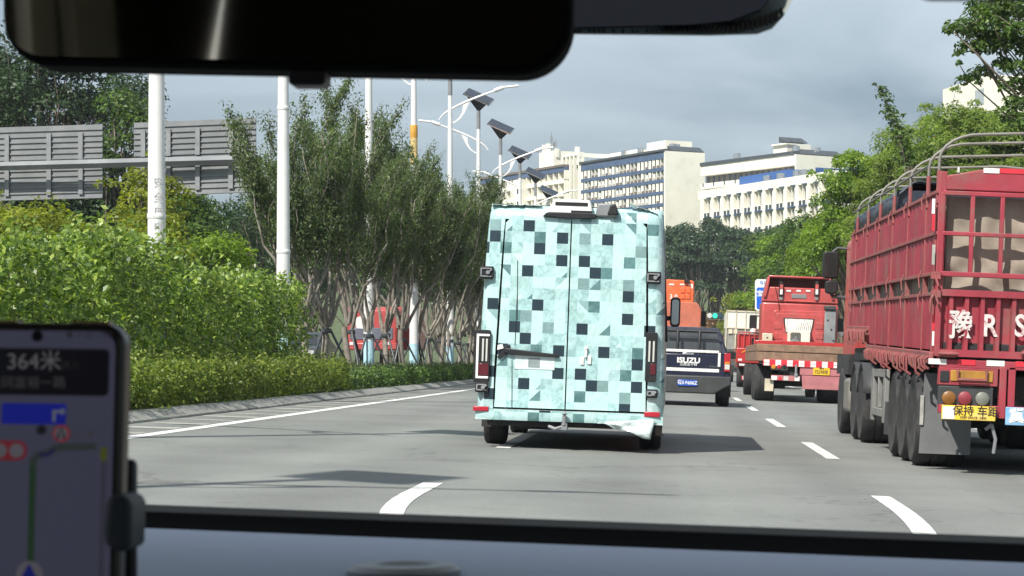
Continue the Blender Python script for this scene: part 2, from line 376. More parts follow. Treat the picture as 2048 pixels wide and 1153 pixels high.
def blob_leaves(blobs, per, leaf, rng, aspect=.5, up=.45, droop=0.0):
    Cs, Ns = [], []
    for (c, r, sq) in blobs:
        n = max(12, int(per*r*r)); d = unit(rng.normal(size=(n, 3))); d[:, 2] = np.where(d[:, 2] < -.35, -d[:, 2], d[:, 2])
        rad = r*rng.uniform(.25, 1, n)**.42*(1+.22*np.sin(d[:, 0]*5+c[0]*3)*np.cos(d[:, 1]*4+c[2]))
        p = np.array(c)+d*rad[:, None]*np.array([1, 1, sq]); Cs.append(p)
        Ns.append(d*.7+rng.normal(size=(n, 3))*.45+np.array([0, 0, up]))
    return leaves(np.concatenate(Cs), np.concatenate(Ns), leaf, aspect, rng, fold=.2)
def crown_blobs(rng, cz, rx, rz, n, rb, low=.0):
    out = []
    for i in range(n):
        d = rng.normal(size=3); d /= np.linalg.norm(d); d[2] = abs(d[2])*1.1-.45+low
        k = rng.uniform(.45, 1.0)
        out.append((np.array([d[0]*rx*k, d[1]*rx*k, cz+d[2]*rz*k]), rb*rng.uniform(.6, 1.25), rng.uniform(.55, .85)))
    return out
def tree(name, label, cat, loc, h, rx, trunk_h, nb, rb, per, leaf, green, seed, group=None, bark='bark', blobs=None, aspect=.5, tr=None, sprigs=6, lean=(0, 0)):
    rng = np.random.default_rng(seed); root = thing(name, label, cat, loc, group=group)
    cz = (h+trunk_h)/2; rz = (h-trunk_h)/2
    B = blobs if blobs is not None else crown_blobs(rng, cz, rx*.86, rz*.92, nb, rb)
    if blobs is None and nb:                                 # fill the asked height exactly
        top = max(c[2]+r*sq for c, r, sq in B); k = (h-trunk_h*.6)/(top-trunk_h*.6)
        B = [(np.array([c[0], c[1], trunk_h*.6+(c[2]-trunk_h*.6)*k]), r, sq) for c, r, sq in B]
    tr = tr or .022*h+.04
    segs = limb((0, 0, -.4), (lean[0], lean[1], trunk_h), tr, tr*.75, rng, .05)
    fork = [np.array((lean[0], lean[1], trunk_h*.8)), np.array((lean[0], lean[1], trunk_h))]
    for (c, r, sq) in B:
        f = fork[rng.integers(2)]; mid = f+(np.array(c)-f)*.5+np.array([0, 0, .1*h])*rng.uniform(0, .6)
        segs += limb(f, mid, tr*.42, tr*.22, rng, .12, 4)+limb(mid, c, tr*.22, .012, rng, .15, 4)
    extra = []
    for i in range(sprigs):                                  # loose outer sprays that break the outline
        c, r, sq = B[rng.integers(len(B))]; d = rng.normal(size=3); d[2] = abs(d[2]); d /= np.linalg.norm(d)
        e = c+d*r*rng.uniform(1.1, 1.7); segs.append((c, e, .02, .008)); extra.append((e, r*.32, .8))
    V, Fq = tubes(segs, 6); np_mesh('trunk', V, Fq, M[bark], root, smooth=True)
    V, Fq = blob_leaves(list(B)+extra, per*1.7, leaf*.74, rng, aspect); np_mesh('crown', V, Fq, GREEN[green], root)
    return root
# crape myrtles: many stems in a vase, leaves along the upper shoots
def myrtle(seed, h=7.2):
    rng = np.random.default_rng(seed); root = thing('median_tree', 'x', 'tree')
    segs = limb((0, 0, -.1), (rng.normal()*.05, rng.normal()*.05, 1.55), .10, .085, rng, .02, 4)
    LC, LN, LA = [], [], []; stems = []
    for i in range(7):
        a = 2*PI*i/7+rng.uniform(-.3, .3); b = np.array([math.cos(a)*.1, math.sin(a)*.1, rng.uniform(1.4, 1.7)])
        k = rng.uniform(.25, 1); hh = h*rng.uniform(.82, 1.04)
        top = np.array([math.cos(a)*2.05*k, math.sin(a)*2.05*k, hh-k*k*.8])
        p1 = b+np.array([math.cos(a)*.5*k, math.sin(a)*.5*k, 1.0]); s = limb(b, p1, .055, .042, rng, .1, 3)+limb(p1, top, .042, .008, rng, .08, 9)
        segs += s; stems.append((p1, top, a))
        for j in range(11):
            t = rng.uniform(.02, .88); q = p1+(top-p1)*t; a2 = a+rng.uniform(-1.7, 1.7); L = rng.uniform(.7, 1.7)*(1-.35*t)
            e = q+np.array([math.cos(a2)*L*.55, math.sin(a2)*L*.55, L*.95]); segs += limb(q, e, .020, .006, rng, .12, 4); stems.append((q, e, a2))
            for jj in range(3):
                t2 = rng.uniform(.2, .8); q2 = q+(e-q)*t2; a3 = a2+rng.uniform(-1.4, 1.4); L2 = rng.uniform(.35, .8)
                e2 = q2+np.array([math.cos(a3)*L2*.5, math.sin(a3)*L2*.5, L2*.9]); segs.append((q2, e2, .010, .004)); stems.append((q2, e2, a3))
    for (p, e, a) in stems:
        L = np.linalg.norm(e-p)
        for t in np.linspace(.12, 1.04, max(3, int(L*23))):
            c = p+(e-p)*t; z = c[2]
            w = min(1, max(.04, (z-2.0)/2.0))
            if rng.uniform() > w: continue
            for q in range(4):
                d = rng.normal(size=3); LC.append(c+d*.085); LN.append(d+np.array([0, 0, .7])); LA.append((e-p)/L)
    V, Fq = tubes(segs, 5); np_mesh('trunk', V, Fq, M['palebark'], root, smooth=True)
    V, Fq = leaves(np.array(LC), np.array(LN), .046, .42, rng, axis=np.array(LA)*.8); np_mesh('crown', V, Fq, GREEN['myrtle'], root)
    return root
M['stake'] = mat('dark stake tube', (.04, .045, .05), .5, var=.2)
M['wrap'] = mat('trunk wrap', (.36, .30, .22), .9, var=.3, scale=12)
protos = [myrtle(s) for s in (11, 12, 13)]
MY = [(px, 9.2*4400/(1350-px), i > 0) for i, px in enumerate((607, 652, 700, 737, 772, 803, 832, 858, 880, 900, 917, 932, 945, 956))]
ords = ['first', 'second', 'third', 'fourth', 'fifth', 'sixth', 'seventh', 'eighth', 'ninth', 'tenth', 'eleventh', 'twelfth', 'thirteenth', 'fourteenth']
for i, (px, Y, st) in enumerate(MY):
    X = -9.2; loc = (X, Y, mz(X, Y)); rz = (i*2.4) % 6.28; s = [1, 1.02, .97, 1.04, 1.0, 1.08][i % 6]*(1+.008*i)
    lab = ('bare pale trunk and leafy shoots of the unstaked multi stemmed tree at the hedge end' if i == 0 else
           'staked multi stemmed median tree, %s of the row counting from the clipped hedge' % ords[i])
    if i < 3: t = protos[i]; t.location = loc; t.rotation_euler[2] = rz; t['label'] = lab; t['group'] = 'multi stemmed trees along the median'
    else: t = dup(protos[i % 3], loc, rz, s, lab, 'multi stemmed trees along the median')
# tripod supports round the trunks
sp = thing('tree_stake', 'x', 'tree support'); 
for k in range(3):
    a = PI/2+2*PI*k/3+.5; mb = MB(); mb.tube([(math.cos(a)*.12, math.sin(a)*.12, 1.42), (math.cos(a)*.85, math.sin(a)*.85, -.05)], .032, 8); mb.build('leg', M['stake'], sp)
mb = MB(); mb.lathe([(.13, 1.34), (.15, 1.36), (.15, 1.44), (.13, 1.46)], (0, 0, 0), 'z', 14); mb.build('collar', M['stake'], sp)
for i, (px, Y, st) in enumerate(MY[1:]):
    loc = (-9.2, Y, mz(-9.2, Y)); lab = 'dark tube tripod staking the %s median tree counting from the clipped hedge' % ords[i+1]
    if i == 0: sp.location = loc; sp['label'] = lab; sp['group'] = 'tripod stakes round the median trees'
    else: dup(sp, loc, (i*1.1) % 2.09, None, lab, 'tripod stakes round the median trees')
# clipped ficus hedge: five blocks
def hedge(name, label, x0, x1, y0, y1, z0, z1, dens, leaf, green, seed, wob=.12, group=None, cat='hedge', top=1.0, shag=.05, cav=.1):
    rng = np.random.default_rng(seed); root = thing(name, label, cat, ((x0+x1)/2, (y0+y1)/2, z0), group=group)
    ox, oy = (x0+x1)/2, (y0+y1)/2; H = z1-z0
    def bump(a, b): return wob*(np.sin(a*2.3+seed)*np.cos(b*1.9)+.6*np.sin(a*5.1+b*4.3)+.4*np.sin(b*9.0-a*7.0))
    Cs, Ns = [], []
    def lobes(p): return wob*3.0*(np.abs(np.sin(PI*(p[:, 1]+seed*.37)/1.3))**.6-.75)*(.6+.4*np.sin(p[:, 1]*1.7+p[:, 2]*2.2)) if cat != 'low' else 0
    def holes(p): return (np.sin(p[:, 1]*9.1+1.7*np.sin(p[:, 2]*7.3+seed))*np.sin(p[:, 2]*8.3+p[:, 0]*6+1.9*np.sin(p[:, 1]*5.7))+.5*np.sin(p[:, 1]*17+p[:, 2]*13))
    def face(n, fn, nrm, d):
        a, b = rng.uniform(size=n), rng.uniform(size=n); p = fn(a, b); off = bump(p[:, 1], p[:, 2]+p[:, 0])+lobes(p)-cav*np.clip(holes(p)*1.4, 0, 1)+rng.normal(size=n)*shag-np.abs(rng.normal(size=n))*d*2.3
        Cs.append(p+np.array(nrm)*off[:, None]); Ns.append(np.array(nrm)*.25+rng.normal(size=(n, 3))*.55+np.array([0, -.25, .5]))
    L, W = y1-y0, x1-x0; sA = np.stack
    face(int(L*H*dens), lambda a, b: sA([a*0+x1-ox, y0+a*L-oy, b*H], 1), (1, 0, 0), .10)
    face(int(L*W*dens*top), lambda a, b: sA([x0+b*W-ox, y0+a*L-oy, a*0+H], 1), (0, 0, 1), .10)
    face(int(W*H*dens), lambda a, b: sA([x0+a*W-ox, a*0+y0-oy, b*H], 1), (0, -1, 0), .10)
    face(int(W*H*dens), lambda a, b: sA([x0+a*W-ox, a*0+y1-oy, b*H], 1), (0, 1, 0), .10)
    face(int(L*H*dens*.35), lambda a, b: sA([a*0+x0-ox, y0+a*L-oy, b*H], 1), (-1, 0, 0), .10)
    V, Fq = leaves(np.concatenate(Cs), np.concatenate(Ns), leaf, .5, rng); np_mesh('foliage', V, Fq, GREEN[green], root)
    segs = []
    for i in range(int(L*5)):
        p = np.array([rng.uniform(-.3, .3)*W, rng.uniform(-.48, .48)*L, -.1]); segs += limb(p, p+np.array([rng.normal()*.06, rng.normal()*.15, H*rng.uniform(.5, .85)]), .022, .006, rng, .1, 4)
    V, Fq = tubes(segs, 4); np_mesh('stem', V, Fq, M['bark'], root, kind='stuff')
    return root
M_in = mat('shaded inner growth', (.045, .055, .022), .95, var=.5, scale=6, bump=1, bscale=9)
FH = [(21, 25.2, 2.66), (25.7, 29.7, 2.48), (30.1, 34.9, 2.80), (35.5, 40.6, 2.50), (41.1, 46.2, 2.62)]
for i, (a, b, z) in enumerate(FH):
    hedge('hedge_block', ['clipped ficus hedge block nearest the car, behind the phone', 'second clipped ficus hedge block from the left, above the phone corner', 'taller clipped ficus block in front of the first white pole',
          'lower clipped ficus block between the two nearest white poles', 'clipped ficus block at the far end beside the bare trunk'][i],
          -9.1, -7.75, a, b, .42, z, 440, .052, 'ficus', 40+i, wob=.17, group='clipped ficus blocks on the median', shag=.09, cav=.62)
hedge('low_hedge', 'low bushy yellow green border hedge right behind the kerb', -7.65, -6.78, 16, 46, .36, 1.0, 1000, .034, 'border', 51, wob=.10, shag=.08, top=1.2, cav=.16)
hedge('low_hedge', 'low darker border hedge further along the kerb under the staked trees', -7.6, -6.80, 46.2, 118, .36, .76, 480, .045, 'mid', 52, wob=.07, shag=.06, top=1.3)
# strappy ground cover
def straps(seed, y0, y1, x0, x1, n, h):
    rng = np.random.default_rng(seed); V = []; Fq = []
    for i in range(n):
        c = np.array([rng.uniform(x0, x1), rng.uniform(y0, y1), 0]); c[2] = mz(c[0], c[1]); nb = rng.integers(14, 26)
        for b in range(nb):
            a = rng.uniform(0, 2*PI); L = h*rng.uniform(.6, 1.25); o = rng.uniform(.25, .8); w = .018*rng.uniform(.7, 1.4); d = np.array([math.cos(a), math.sin(a), 0]); sd_ = np.array([-d[1], d[0], 0])*w
            base = len(V)
            for t in (0, .4, .75, 1.0):
                p = c+d*L*o*t**1.5*1.1+np.array([0, 0, L*(t*1.15-.55*t*t*(o+.3))]); k = (1-t*.8); V += [p-sd_*k, p+sd_*k]
            Fq += [(base+2*k, base+2*k+1, base+2*k+3, base+2*k+2) for k in range(3)]
    return np.array(V), np.array(Fq)
V, Fq = straps(7, 44, 118, -8.9, -7.45, 760, .62)
o = np_mesh('ground_cover', V, Fq, GREEN['strap'], kind='stuff'); tag(o, 'strappy arching leaves of ground cover between stakes and border hedge', 'ground cover')
# shrubs on the median behind the clipped hedge, loose trees further back
tree('flowering_shrub', 'tall yellow green shrub behind the ficus hedge, below the grey sign backs', 'shrub', (-11.6, 44, .4), 3.9, 2.2, .4, 24, .8, 420, .07, 'lime', 61, 'loose shrubs behind the clipped hedge')
tree('flowering_shrub', 'yellow green shrub at the left edge of the view below the sign back', 'shrub', (-12.8, 42, .4), 3.75, 2.2, .4, 24, .8, 420, .07, 'lime', 62, 'loose shrubs behind the clipped hedge')
tree('flowering_shrub', 'leafy shrub with tall shoots in the gap between the two sign backs', 'shrub', (-11.6, 48, .4), 4.9, 1.1, .8, 14, .55, 620, .075, 'lime', 63, 'loose shrubs behind the clipped hedge')
tree('flowering_shrub', 'bright green bush between the two nearest white poles', 'shrub', (-11.0, 51, .4), 3.7, 1.5, .6, 14, .6, 620, .075, 'bright', 64, 'loose shrubs behind the clipped hedge')
LT = 'background trees across the opposite carriageway'
tree('shade_tree', 'large loose crowned tree above the left sign back, sky showing through', 'tree', (-29.5, 104, .8), 17.0, 6.2, 4.5, 66, 1.5, 85, .15, 'dark', 65, LT, tr=.3, sprigs=30)
tree('shade_tree', 'broad dark tree at the far left edge above the sign', 'tree', (-36, 108, 1), 17, 5.5, 4, 52, 1.6, 90, .17, 'dark', 66, LT, tr=.3, sprigs=22)
tree('shade_tree', 'mid green tree filling the gap between the two sign backs', 'tree', (-24.2, 96, .8), 12.2, 2.6, 4, 26, 1.05, 150, .14, 'mid', 67, LT, sprigs=14)
tree('willow_tree', 'dark drooping willow like tree behind the second white pole', 'tree', (-17.6, 92, .5), 7.6, 3.0, 1.2, 30, 1.0, 190, .12, 'dark', 68, LT, aspect=.25)
tree('shade_tree', 'green bush like tree right of the nearest white pole, under the sign', 'tree', (-18.3, 82, .5), 7.0, 2.4, .8, 26, .95, 200, .12, 'mid', 69, LT)
bgp = None
rng = random.Random(8)
BG = [(-27, 96, 9), (-27.5, 112, 9.5), (-28, 128, 10), (-27, 146, 11), (-28, 166, 12), (-27, 190, 13), (-28, 216, 14), (-26, 244, 15), (-34, 88, 8.5), (-24, 278, 17)]
for i, (X, Y, h) in enumerate(BG):
    lab = 'dense dark tree of the backdrop behind the median stems, %s from the left' % (['second', 'third', 'fourth', 'fifth', 'sixth', 'seventh', 'eighth', 'ninth', 'leftmost one, first', 'tenth'][i])
    if bgp is None: bgp = tree('backdrop_tree', lab, 'tree', (X, Y, .6), 9, 4.6, .5, 44, 1.5, 80, .2, 'dark', 70, 'dense backdrop trees on the far left verge', sprigs=16)
    else: dup(bgp, (X, Y, .6), rng.uniform(0, 6), (1.05, 1.05, h/9), lab)
RT = 'roadside trees on the right'
tree('roadside_tree', 'bright leafy tree at the far right kerb reaching up beside the apartment blocks', 'tree', (8.9, 106, -.3), 11.6, 3.3, 2, 64, .95, 330, .125, 'bright', 81, RT, sprigs=26)
tree('roadside_tree', 'bright leafy tree behind the flatbed cab roof', 'tree', (9.3, 128, -.3), 9.6, 3.2, 1.2, 40, 1.1, 220, .14, 'bright', 82, RT, sprigs=18)
tree('roadside_tree', 'bright leafy tree in front of the balconied apartment block, left of the cab roof', 'tree', (9.2, 166, -.3), 11.0, 3.5, 1, 44, 1.2, 170, .17, 'bright', 83, RT, sprigs=16)
tree('roadside_tree', 'olive yellow bushy tree beside the blue road sign', 'tree', (8.4, 196, -.2), 6.2, 2.3, .6, 24, 1.0, 170, .17, 'lime', 84, RT)
tree('roadside_tree', 'small yellowish tree above the white box truck', 'tree', (6.9, 222, -.2), 8.2, 2.6, .6, 24, 1.1, 130, .19, 'lime', 85, RT)
tree('roadside_tree', 'leafy green tree rising behind the olive bush at the kerb', 'tree', (10.4, 215, -.2), 14.5, 4.4, 2, 44, 1.5, 105, .2, 'mid', 86, RT, sprigs=14)
tree('roadside_tree', 'bright leafy tree behind the trailer mirror, below the large leafy crown', 'tree', (9.6, 122, -.3), 9.8, 3.4, .8, 46, 1.1, 240, .135, 'bright', 101, RT, sprigs=18)
tree('roadside_tree', 'mid green tree directly above the flatbed cab, behind the bright ones', 'tree', (9.6, 145, -.3), 11.4, 3.6, .8, 46, 1.2, 180, .16, 'mid', 102, RT, sprigs=16)
tree('roadside_tree', 'bright green tree standing between the cab roof and the dark distant trees', 'tree', (9.0, 188, -.2), 12.2, 3.6, .6, 44, 1.3, 140, .18, 'bright', 103, RT, sprigs=14)
tree('bamboo_clump', 'feathery light green bamboo behind the front of the red cage trailer', 'bamboo', (9.9, 94, -.3), 11.6, 3.2, .8, 80, 1.0, 420, .13, 'bamboo', 87, RT, aspect=.3, sprigs=34)
tree('bamboo_clump', 'feathery bamboo behind the middle trailer hoops', 'bamboo', (11.9, 88, -.3), 11.7, 3.4, .8, 84, 1.05, 420, .13, 'bamboo', 88, RT, aspect=.3, sprigs=34)
tree('bamboo_clump', 'feathery bamboo at the right edge behind the rear trailer hoop', 'bamboo', (14.6, 86, -.3), 11.2, 3.8, .8, 84, 1.1, 420, .13, 'bamboo', 96, RT, aspect=.3, sprigs=30)
sprB = [(np.array([-.25+.02*i-.17*(10-i)*-1*0, 0, 0])+np.array([1.25-1.25*t, 0, 8.6+2.75*t]), .24+.14*(1-t)+.05*math.sin(i*2), .9) for i, t in enumerate(np.linspace(0, 1, 12))]
tree('slender_tree', 'thin leaning leafy shoot standing against the sky above the bamboo', 'tree', (7.75, 82, -.3), 11.2, 1, 7.6, 0, .4, 420, .11, 'mid', 89, RT, blobs=sprB, tr=.07, sprigs=7, lean=(1.3, 0))
obB = []; orr = np.random.default_rng(90)
for (px, py, r) in [(1925, 60, .42), (1975, 35, .5), (2030, 20, .5), (1950, 100, .42), (2000, 85, .45), (2050, 70, .5), (1940, 165, .3), (1965, 150, .35), (2010, 130, .3), (2040, 140, .35), (2040, 215, .42), (2090, 200, .6), (2100, 100, .7), (2110, 20, .8), (2160, 150, .9), (2170, 260, .8), (2025, 240, .3), (1905, 62, .22), (2200, 40, 1.0), (2060, -20, .6), (1990, 60, .5), (2020, 100, .5), (1960, 75, .45), (2045, 40, .6), (2030, 175, .4), (1985, 20, .5), (2055, 250, .5)]:
    p = Q(px, py, 46+orr.uniform(-1.4, 1.4)); obB.append((np.array(p)-np.array((9.8, 47, -.3)), r, .55))
tree('overhanging_tree', 'dark leafed tree whose boughs hang in from the top right corner', 'tree', (9.8, 47, -.3), 8.5, 2, 4.4, 0, .5, 760, .085, 'mid', 90, RT, blobs=obB, tr=.16, sprigs=26)
FT = 'dark trees below the apartment blocks'
fp = None
for i, (px, Y, h) in enumerate([(1312, 296, 17.2), (1352, 300, 19.4), (1392, 284, 17.8), (1432, 304, 20.4), (1470, 290, 18.2), (1505, 310, 19), (1545, 300, 19), (1270, 300, 18), (1590, 310, 20)]):
    X = (px-CX)/F*Y; lab = 'hazy dark green tree below the cream apartment blocks, %s of the clump from the left' % ['second', 'third', 'fourth', 'fifth', 'sixth', 'seventh', 'eighth', 'first', 'last'][i]
    if fp is None: fp = tree('distant_tree', lab, 'tree', (X, Y, 3.0), 16, 4.2, 1.5, 44, 1.5, 78, .26, 'far', 91, FT, sprigs=18)
    else: dup(fp, (X, Y, 3.0), i*1.3, ([.85, 1.1, .95][i % 3], [.85, 1.1, .95][i % 3], (h-3)/15.2), lab)
tree('flower_bush', 'low shrub with orange red blossom on the slope beyond the traffic light', 'shrub', (4.4, 272, .2), 6.8, 4.4, .3, 24, 1.2, 70, .2, 'flower', 92, sprigs=4)
tree('flower_bush', 'low green shrub on the slope behind the orange truck', 'shrub', (1.6, 276, .2), 6.6, 4.4, .3, 24, 1.2, 70, .2, 'mid', 93, sprigs=4)
# ------------------------------------------------------------------ vehicles: shared
def wheel(parent, x, y, r, wd, side=1, dual=False):
    """a wheel with tyre and rim, axle along x; side +1: outer face towards +x"""
    rt = bpy.data.objects.new('wheel', None); COL.objects.link(rt); rt.parent = parent; rt.location = (x, y, r)
    t = MB(); h = wd/2
    t.lathe([(r*.60, -h*.86), (r*.9, -h), (r*.965, -h*.9), (r, -h*.7), (r, -h*.38), (r-.012, -h*.36), (r-.012, -h*.30), (r, -h*.28), (r, -.012), (r-.012, -.01), (r-.012, .01), (r, .012), (r, h*.28), (r-.012, h*.30), (r-.012, h*.36), (r, h*.38), (r, h*.7), (r*.965, h*.9), (r*.9, h), (r*.60, h*.86)], (0, 0, 0), 'x', 36)
    t.build('tyre', M['rubber'], rt)
    m = MB(); s = side
    m.lathe([(r*.60, s*-h*.8), (r*.60, s*h*.84), (r*.52, s*h*.80), (r*.46, s*h*.30), (r*.2, s*h*.28), (r*.19, s*h*.7), (r*.1, s*h*.72), (.01, s*h*.72)], (0, 0, 0), 'x', 28)
    for k in range(8):
        a = 2*PI*k/8; m.lathe([(.018, s*h*.25), (.018, s*h*.36), (.001, s*h*.37)], (0, r*.30*math.cos(a), r*.30*math.sin(a)), 'x', 6)
    m.build('rim', M['rim'], rt)
    return rt
# ------------------------------------------------------------------ camouflage wrapped van
def wrapmat():
    m, n, l, p = newmat('checked camouflage film'); p.inputs['Roughness'].default_value = .27; p.inputs['Specular IOR Level'].default_value = .6
    at = n.new('ShaderNodeAttribute'); at.attribute_name = 'wrap'; tc = n.new('ShaderNodeTexCoord')
    def noise(sc, mp, det=5, rough=.6, dist=0):
        q = n.new('ShaderNodeMapping'); q.inputs['Scale'].default_value = mp; l.new(tc.outputs['Object'], q.inputs[0])
        q.inputs['Rotation'].default_value = (0, .5, 0)
        a = n.new('ShaderNodeTexNoise'); a.inputs['Scale'].default_value = sc; a.inputs['Detail'].default_value = det; a.inputs['Roughness'].default_value = rough; a.inputs['Distortion'].default_value = dist
        l.new(q.outputs[0], a.inputs['Vector']); return a.outputs[0]
    r = n.new('ShaderNodeMapRange'); r.inputs[1].default_value = .35; r.inputs[2].default_value = .65; r.inputs[3].default_value = .94; r.inputs[4].default_value = 1.06
    l.new(noise(5, (1, 1, 1)), r.inputs[0])
    x = n.new('ShaderNodeMix'); x.data_type = 'RGBA'; x.blend_type = 'MULTIPLY'; x.inputs[0].default_value = 1; l.new(at.outputs['Color'], x.inputs[6]); l.new(r.outputs[0], x.inputs[7])
    # printed smoky motif on the mid tone cells (alpha of the attribute)
    s = n.new('ShaderNodeMapRange'); s.inputs[1].default_value = .44; s.inputs[2].default_value = .60; l.new(noise(11, (1, 1, 1), 6, .7, .8), s.inputs[0])
    k = n.new('ShaderNodeMath'); k.operation = 'MULTIPLY'; l.new(s.outputs[0], k.inputs[0]); l.new(at.outputs['Alpha'], k.inputs[1])
    y = n.new('ShaderNodeMix'); y.data_type = 'RGBA'; l.new(k.outputs[0], y.inputs[0]); l.new(x.outputs[2], y.inputs[6]); y.inputs[7].default_value = (.25, .40, .40, 1)
    l.new(y.outputs[2], p.inputs['Base Color'])
    b = n.new('ShaderNodeBump'); b.inputs['Strength'].default_value = .55; b.inputs['Distance'].default_value = .014
    l.new(noise(6, (1.5, 1.5, .7), 5, .55, 2.2), b.inputs['Height'])
    b2 = n.new('ShaderNodeBump'); b2.inputs['Strength'].default_value = .3; b2.inputs['Distance'].default_value = .006; l.new(noise(16, (1.6, 1.6, .6), 3, .5, 2.5), b2.inputs['Height']); l.new(b.outputs[0], b2.inputs['Normal'])
    l.new(b2.outputs[0], p.inputs['Normal'])
    return m
M['wrap'] = wrapmat()
M['foil'] = mat('crumpled silver film', (.62, .72, .72), .22, .25, var=.2, scale=6, bump=1.0, bscale=14)
VX, VY = -1.14, 23.5
van = ondrive('wrapped_van', 'tall van wrapped in pale turquoise checked camouflage film with dark squares', 'van', VX, VY)
van.rotation_euler.y = TH-math.radians(.3)
vp = Plane(VX, VY)
CELL = .1205
def zx(p): return vp(900+p[0]/2.096, 380+p[1]/2.096)
DARK = [(337,150),(475,200),(669,212),(183,195),(143,243),(378,243),(468,296),(567,301),(323,338),(611,351),(160,480),(365,484),(753,455),(749,551),(845,575),(553,588),(308,628),(455,680),(647,688),(182,768),(446,774),(545,779),(591,830),(300,816),(180,862),(800,758),(763,852),(735,930),(272,576),(230,665)]
MID = [(180,150),(378,200),(575,210),(228,240),(759,316),(657,355),(561,395),(606,495),(320,530),(357,663),(410,580),(353,722),(637,833),(540,877),(732,790),(725,885),(866,150),(810,240),(808,712),(755,410),(266,530),(575,122)]
o0 = zx((337, 150)); OX, OZ = o0[0]-CELL*.5, o0[1]-CELL*.5
def cid(x, z): return (math.floor((x-OX)/CELL), math.floor((z-OZ)/CELL))
dk = {cid(*zx(p)) for p in DARK}; md = {cid(*zx(p)) for p in MID}
vr = random.Random(21)
LIGHTS = [((.48, .675, .675), .15), ((.50, .70, .70), .2), ((.44, .64, .64), .5), ((.41, .63, .63), .75), ((.39, .59, .59), .95)]
def cellcol(i, j, free=False):
    q = random.Random(i*7919+j*104729+17); u = q.random()
    if not free and (i, j) in dk or free and u < .10: return (.018, .035, .05, 0)
    if not free and (i, j) in md or free and .10 < u < .17: return q.choice([(.10, .22, .22, .2), (.19, .30, .30, .5), (.07, .16, .16, .3)])
    c, a = LIGHTS[min(4, int(q.random()**1.25*5))]; return (*c, a)
def hw(z):                                                   # half width of the rear, narrowing to the roof
    if z < .9: return 1.0
    t = (z-.9)/1.75; return 1.0-.058*t-.022*t**6
def wrapped(name, polys, yfn, parent, sub=3, free=False, keyfn=None):
    """cells of the printed grid clipped to a convex outline, each finely divided and pushed to yfn(x, z)"""
    V, Fc, colr = [], [], []
    def clip(poly, a, b):
        out = []; nx, nz = -(b[1]-a[1]), b[0]-a[0]
        sdist = [(p[0]-a[0])*nx+(p[1]-a[1])*nz for p in poly]
        for k in range(len(poly)):
            p, q = poly[k], poly[(k+1) % len(poly)]; s, t = sdist[k], sdist[(k+1) % len(poly)]
            if s >= 0: out.append(p)
            if (s > 0 > t) or (s < 0 < t):
                u = s/(s-t); out.append((p[0]+(q[0]-p[0])*u, p[1]+(q[1]-p[1])*u))
        return out
    for outl in polys:
        xs = [p[0] for p in outl]; zs = [p[1] for p in outl]; st = CELL/sub
        i0, i1 = math.floor((min(xs)-OX)/st)-1, math.floor((max(xs)-OX)/st)+1; j0, j1 = math.floor((min(zs)-OZ)/st)-1, math.floor((max(zs)-OZ)/st)+1
        for i in range(i0, i1+1):
            for j in range(j0, j1+1):
                c = [(OX+i*st, OZ+j*st), (OX+(i+1)*st, OZ+j*st), (OX+(i+1)*st, OZ+(j+1)*st), (OX+i*st, OZ+(j+1)*st)]
                for k in range(len(outl)):
                    c = clip(c, outl[k], outl[(k+1) % len(outl)])
                    if len(c) < 3: break
                if len(c) < 3: continue
                ci, cj = math.floor(i/sub), math.floor(j/sub); col = cellcol(ci, cj, free)
                q = random.Random(ci*31+cj*977+5)
                fx, fz = (i % sub+.5)/sub, (j % sub+.5)/sub
                tri = q.random() < .17 and col[0] > .3; flip = q.random() < .5
                col2 = q.choice([(.10, .20, .21, .2), (.26, .42, .42, .6), (.55, .75, .73, .1), (.30, .48, .48, .9)])
                corner = q.random() < .5
                d = (fx-fz) if not flip else (fx+fz-1)
                parts = [(c, col)]
                if tri:
                    X0, Z0 = OX+ci*CELL, OZ+cj*CELL; o_ = .5*CELL if corner else 0.0
                    A, B = ((X0+o_, Z0), (X0+CELL, Z0+CELL-o_)) if not flip else ((X0+CELL, Z0+o_), (X0+o_, Z0+CELL))
                    parts = [(clip(c, A, B), col), (clip(c, B, A), col2)]
                for cc, kk in parts:
                    if len(cc) < 3: continue
                    b = len(V); V += [(x, yfn(x, z), z) for x, z in cc]; Fc.append(tuple(range(b, b+len(cc)))); colr.append(kk)
    me = bpy.data.meshes.new(name); me.from_pydata(V, [], Fc)
    at = me.color_attributes.new('wrap', 'FLOAT_COLOR', 'CORNER'); L = []
    for f, c in zip(Fc, colr): L += list(c)*len(f)
    at.data.foreach_set('color', L)
    bm = bmesh.new(); bm.from_mesh(me); bmesh.ops.remove_doubles(bm, verts=bm.verts, dist=.0005); bm.to_mesh(me); bm.free()
    me.polygons.foreach_set('use_smooth', [True]*len(me.polygons)); me.materials.append(M['wrap']); me.update()
    o = bpy.data.objects.new(name, me); COL.objects.link(o); o.parent = parent
    return o
ZB, ZT = .42, 2.60
def edge_y(x, z):                                            # rear surface: crowned, rolled off at the sides and top
    h = hw(z); d = max(0, h-abs(x)); e = max(0, ZT+.01-z); r = .11
    y = .03*(x/h)**2+.012*(max(0, z-1.6))**2*1.6
    if d < r: y += r-math.sqrt(max(0, r*r-(r-d)**2))
    if e < .16: y += .16-math.sqrt(max(0, .0256-(.16-e)**2))
    return y+.004*math.sin(x*9+z*4)*math.cos(z*7)
seam = 0.0; dz0, dz1 = .435, 2.475; dwL = lambda z: hw(z)-.19
c0 = vp(1137, 700)[0]
cxs = vp(1141, 560)[0]; cxb = vp(1134, 800)[0]
Ld = [(-dwL(dz0), dz0), (cxs-.007, dz0), (cxs-.007, dz1), (-dwL(dz1)+.06, dz1), (-dwL(dz1)-.006, dz1-.07)]
